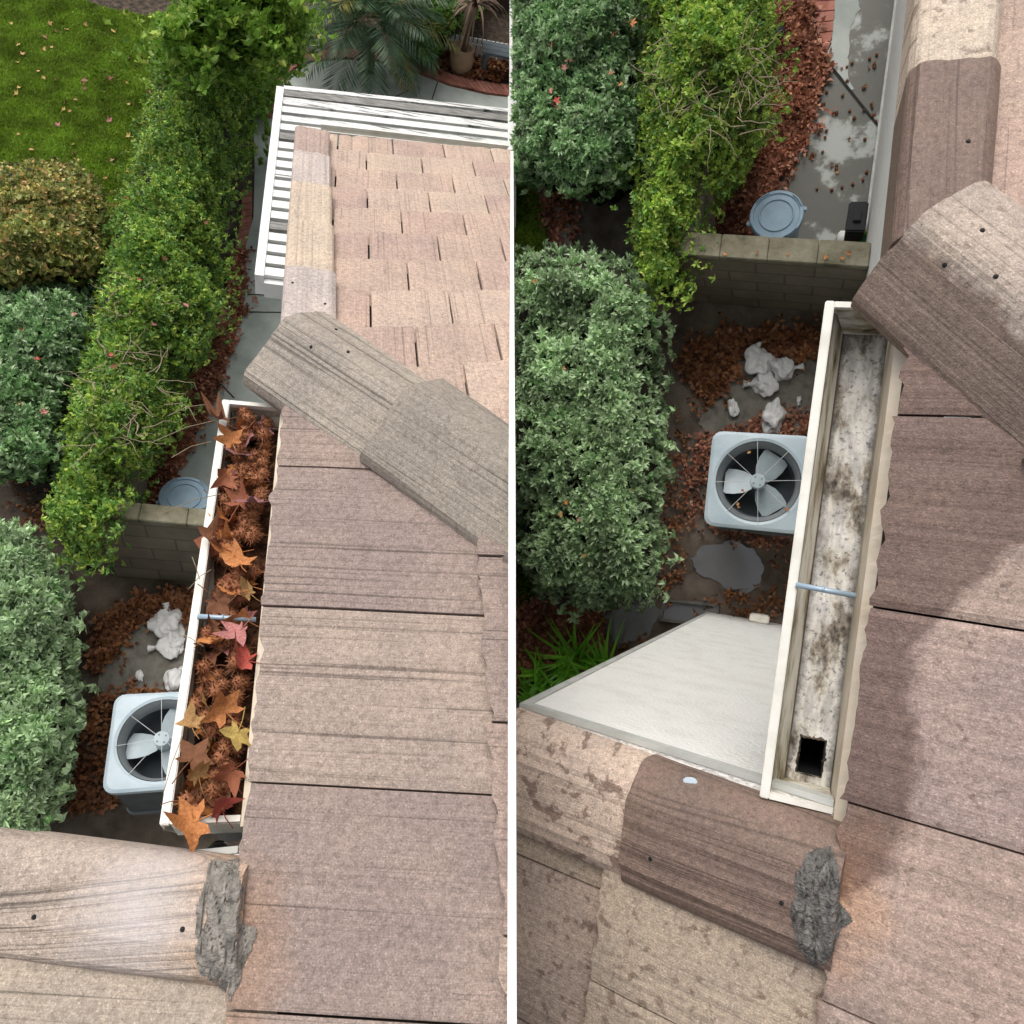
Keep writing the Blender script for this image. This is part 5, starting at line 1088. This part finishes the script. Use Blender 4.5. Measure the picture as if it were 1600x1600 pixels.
f = bm.faces.new([bm.verts.new(x) for x in (a_ + w * .1 - Vector((0, 0, .08)), b_ + w * .1 - Vector((0, 0, .08)), b_ + w * 1. , a_ + w * 1.)])
bmesh.ops.recalc_face_normals(bm, faces=bm.faces); link(L, 'gutter', bm, M['gut'], parent=hL)
# ---- far planting: tree, palm, dead dracaena in a pot, shrubs, low white border fence, plank bench
trL = [(240, 60), (258, 25), (290, 10), (330, -50), (438, -50), (446, 5), (458, 22), (458, 40), (440, 48), (420, 36), (402, 60), (384, 70), (366, 62), (350, 44), (325, 70), (300, 50), (262, 66)]
crown(L, 'tree', trL, 1.8, 2.7, 4200, M['maple'], 'light green lobed leaf tree rising over the far end of the hedge', 'tree', (6, .085, .05, .4, 1.45), seed=8, layers=.5, bump=.2, mat2=M['vine'], frac2=.3, skirt=.1)
def palm(plot, u, v, label, nf=64, Ln=1.4, hz=.7, seed=5):
    c = at_ground(plot, u, v, hz); t = thing(plot, 'palm', c, label, 'palm'); bm = bmesh.new(); tube(bm, [c, c + Vector((0, 0, hz))], [.14, .10], 12); link(plot, 'trunk', bm, M['bark'], parent=t); rn = np.random.default_rng(seed)
    for k in range(nf):
        a = k * 2.39996; e = 1.25 - 1.15 * (k / nf) + rn.normal(0, .08); p = np.array([*c]) + [0, 0, hz]; d = np.array([math.cos(a) * math.cos(e), math.sin(a) * math.cos(e), math.sin(e)]); sd_ = np.array([-math.sin(a), math.cos(a), 0]); V, Fc, K = [], [], 34; l = Ln * rn.uniform(.8, 1.1)
        for j in range(K):
            p = p + d * l / K; d = d + np.array([0, 0, -1.5 / K]); d = d / np.linalg.norm(d)
            if j < 3: continue
            ll = .34 * math.sin(math.pi * min(1, (j + 3) / (K + 4))) + .06; up = np.cross(sd_, d)
            for s_ in (-1, 1):
                q = sd_ * s_ * .8 + d * .65 - np.array([0, 0, .25]) + rn.normal(0, .06, 3); q = q / np.linalg.norm(q); k0 = len(V); V += [p - d * .007, p + q * ll * .5 - d * .012, p + q * ll, p + q * ll * .5 + d * .012]; Fc.append([k0, k0 + 1, k0 + 2, k0 + 3])
        V = np.array(V); Fc = np.array(Fc); ok = (plot.wx(V) * plot.side > .05)[Fc].all(1)
        link_np(plot, 'frond', V, Fc[ok], M['palmy'] if k % 9 == 7 else M['palm'], parent=t)
palm(L, 578, 38, 'dark green feathery palm overhanging the far patio edge')
for i, (px, zz, lab) in enumerate([([(620, -60), (760, -60), (745, 20), (720, 40), (690, 52), (655, 45), (625, 25)], .9, 'loose green shrub behind the low white border fence'), ([(630, 55), (668, 50), (690, 68), (672, 88), (640, 86)], .3, 'small ragged plant in the far bed right of the palm'), ([(385, 110), (440, 100), (425, 118), (412, 142), (412, 175), (385, 172)], .35, 'low dark green plant beside the curved brick border')]):
    crown(L, 'small_shrub', px, zz * .4, zz, 700, M['vined'], lab, 'shrub', (6, .09, .045, .3, 1.4), seed=20 + i, layers=.12, mat2=M['vine'], frac2=.3, trunk=False)
c = at_ground(L, 722, 88, .25); t = thing(L, 'potted_plant', c, 'buff clay pot holding a dead drooping brown plant', 'potted plant')
bm = bmesh.new(); lathe(bm, [(.13, 0), (.19, .12), (.20, .26), (.17, .36), (.19, .40), (.16, .40), (.14, .34), (0, .33)], 28, at=c); link(L, 'pot', bm, M['pot'], parent=t, smooth=True)
bm = bmesh.new(); tube(bm, [c + Vector((0, 0, .3)), c + Vector((.03, .02, .7)), c + Vector((.06, .03, 1.05))], [.05, .04, .035], 10); link(L, 'stem', bm, M['bark'], parent=t)
blades(L, c + Vector((.06, .03, 1.05)), 46, .75, .045, M['deadl'], t, 71, 1.9, el=(-.3, 1.2))
a_, b_ = L.at(618, 42, .3), L.at(800, 76, .3); t = thing(L, 'border_fence', Vector((*a_.xy, 0)), 'low white picket border fence in the far planting bed', 'fence'); n = 26
bm = bmesh.new(); tube(bm, [Vector((*a_.xy, .26)), Vector((*b_.xy, .26))], .014, 6); link(L, 'rail', bm, M['white'], parent=t)
for k in range(n):
    p = a_.lerp(b_, (k + .5) / n); link(L, 'picket', nb((p.x - .028, p.y - .008, 0), (p.x + .028, p.y + .008, .36)), M['white'], parent=t)
a_, b_ = L.at(755, 82, .4), L.at(830, 95, .4); c = Vector((*((a_ + b_) / 2).xy, 0)); t = thing(L, 'bench', c, 'grey plank bench at the far right of the planting bed', 'bench')
for k in range(3): link(L, 'plank', nb((a_.x, a_.y - .02 + k * .13, .38), (b_.x + .3, a_.y + .10 + k * .13, .42)), M['plank'], parent=t)
for q in (a_.x + .05, b_.x - .1): link(L, 'leg', nb((q, a_.y + .05, 0), (q + .06, a_.y + .3, .379)), M['plank'], parent=t)
link(L, 'ground_board', nb((-30, 15.2, 0), (6, 15.35, .5)), M['bark'], base=(-5, 15.2, 0)); o = bpy.data.objects['ground_board']; o.name = 'board_fence'; tag(o, 'dark board edging along the far side of the lawn', 'fence')
# ---- creeper stems
def stems(plot, px, n, z, par, seed, ln=.35):
    rn = np.random.default_rng(seed); P, u, v = scatter(plot, px, n, rn, z); bm = bmesh.new()
    for p in P:
        a = rn.uniform(0, 6.28); q = [Vector(p)]; d = Vector((math.cos(a), math.sin(a), rn.uniform(-.1, .3)))
        for j in range(6): q.append(q[-1] + d * ln / 6 * rn.uniform(.7, 1.3)); d = (d + Vector(rn.normal(0, .35, 3))).normalized(); d.z = max(-.3, min(.3, d.z))
        tube(bm, q, [.004, .004, .0035, .003, .003, .002, .0015], 4, cap=False)
    link(plot, 'bare_stem', bm, M['twig'], parent=par)['kind'] = 'stuff'
for o in bpy.data.objects:
    if o.name.startswith('creeper_hedge'):
        if 'yellow' in o['label']: stems(R, [(1060, 80), (1120, 90), (1180, 60), (1190, 150), (1160, 210), (1090, 240), (1040, 200), (1010, 60)], 60, 1.5, o, 1)
        else: stems(L, [(150, 560), (200, 520), (250, 560), (260, 640), (200, 700), (130, 700), (120, 620)], 45, 1.6, o, 2); stems(L, [(180, 440), (230, 430), (240, 500), (190, 500)], 14, 1.62, o, 3)
# ---- scattered single leaves and seed balls
def scatter_things(plot, px, n, z, seed, kinds_, sz, label, group, name='fallen_leaf', balls=False):
    rn = np.random.default_rng(seed); P, u, v = scatter(plot, px, n, rn, z); P = P[keep_side(plot, P, .06)]
    for p in P:
        c = kinds_[rn.integers(0, len(kinds_))]; me = BALLS[rn.integers(0, 4)] if balls else LV[c][rn.integers(0, 3)]
        put(plot, name, me, p, rn.uniform(*sz), (rn.normal(0, .25), rn.normal(0, .25), rn.uniform(0, 6.3)), label, 'seed ball' if balls else 'leaf', group)
scatter_things(L, [(15, 20), (200, 40), (245, 100), (235, 200), (190, 300), (60, 245), (15, 240)], 46, .085, 5, ['tan', 'yellow', 'tan', 'brown', 'rose'], (.07, .11), 'dry leaf lying on the bright lawn', 'leaves scattered on the lawn')
scatter_things(R, [(1210, 200), (1280, 110), (1390, 60), (1360, 250), (1340, 330), (1270, 310), (1225, 290)], 44, .032, 6, ['brown'], (.028, .04), 'dark seed ball lying on the damp concrete', 'seed balls on the damp concrete', 'seed ball'.replace(' ', '_'), True)
scatter_things(R, [(1230, 200), (1300, 110), (1385, 60), (1360, 250), (1340, 370), (1260, 340)], 12, .032, 7, ['brown', 'tan', 'russet'], (.04, .06), 'small brown leaf lying on the damp concrete', 'leaves on the damp concrete')
scatter_things(R, [(830, 20), (990, 20), (990, 200), (960, 250), (840, 240)], 15, 1.28, 8, ['red', 'orange', 'rose', 'russet'], (.07, .10), 'red or orange leaf caught on the darker green shrub', 'leaves caught on the darker shrub')
scatter_things(R, [(830, 420), (980, 430), (1000, 850), (900, 920), (840, 850)], 20, 1.36, 9, ['orange', 'tan', 'rose'], (.05, .075), 'orange leaf caught on the long grey green shrub', 'leaves caught on the long shrub')
scatter_things(L, [(15, 460), (120, 460), (100, 640), (15, 680)], 9, 1.22, 10, ['red', 'orange', 'rose'], (.07, .10), 'red leaf caught on the middle green shrub at left', 'leaves caught on the middle shrub')
scatter_things(L, [(190, 300), (330, 300), (300, 480), (150, 600)], 10, 1.62, 11, ['red', 'rose', 'brown'], (.06, .09), 'reddish leaf caught on the long creeper hedge', 'leaves caught on the creeper')
scatter_things(R, [(1135, 700), (1235, 700), (1235, 800), (1135, 800)], 5, .925, 12, ['orange', 'rose', 'tan'], (.035, .05), 'small orange leaf lying on the fan unit', 'leaves on the fan unit')
scatter_things(R, [(1060, 380), (1340, 395), (1340, 410), (1062, 396)], 7, 1.112, 13, ['orange', 'tan', 'russet'], (.03, .05), 'tiny leaf lying on the mossy wall top', 'leaves on the wall top')
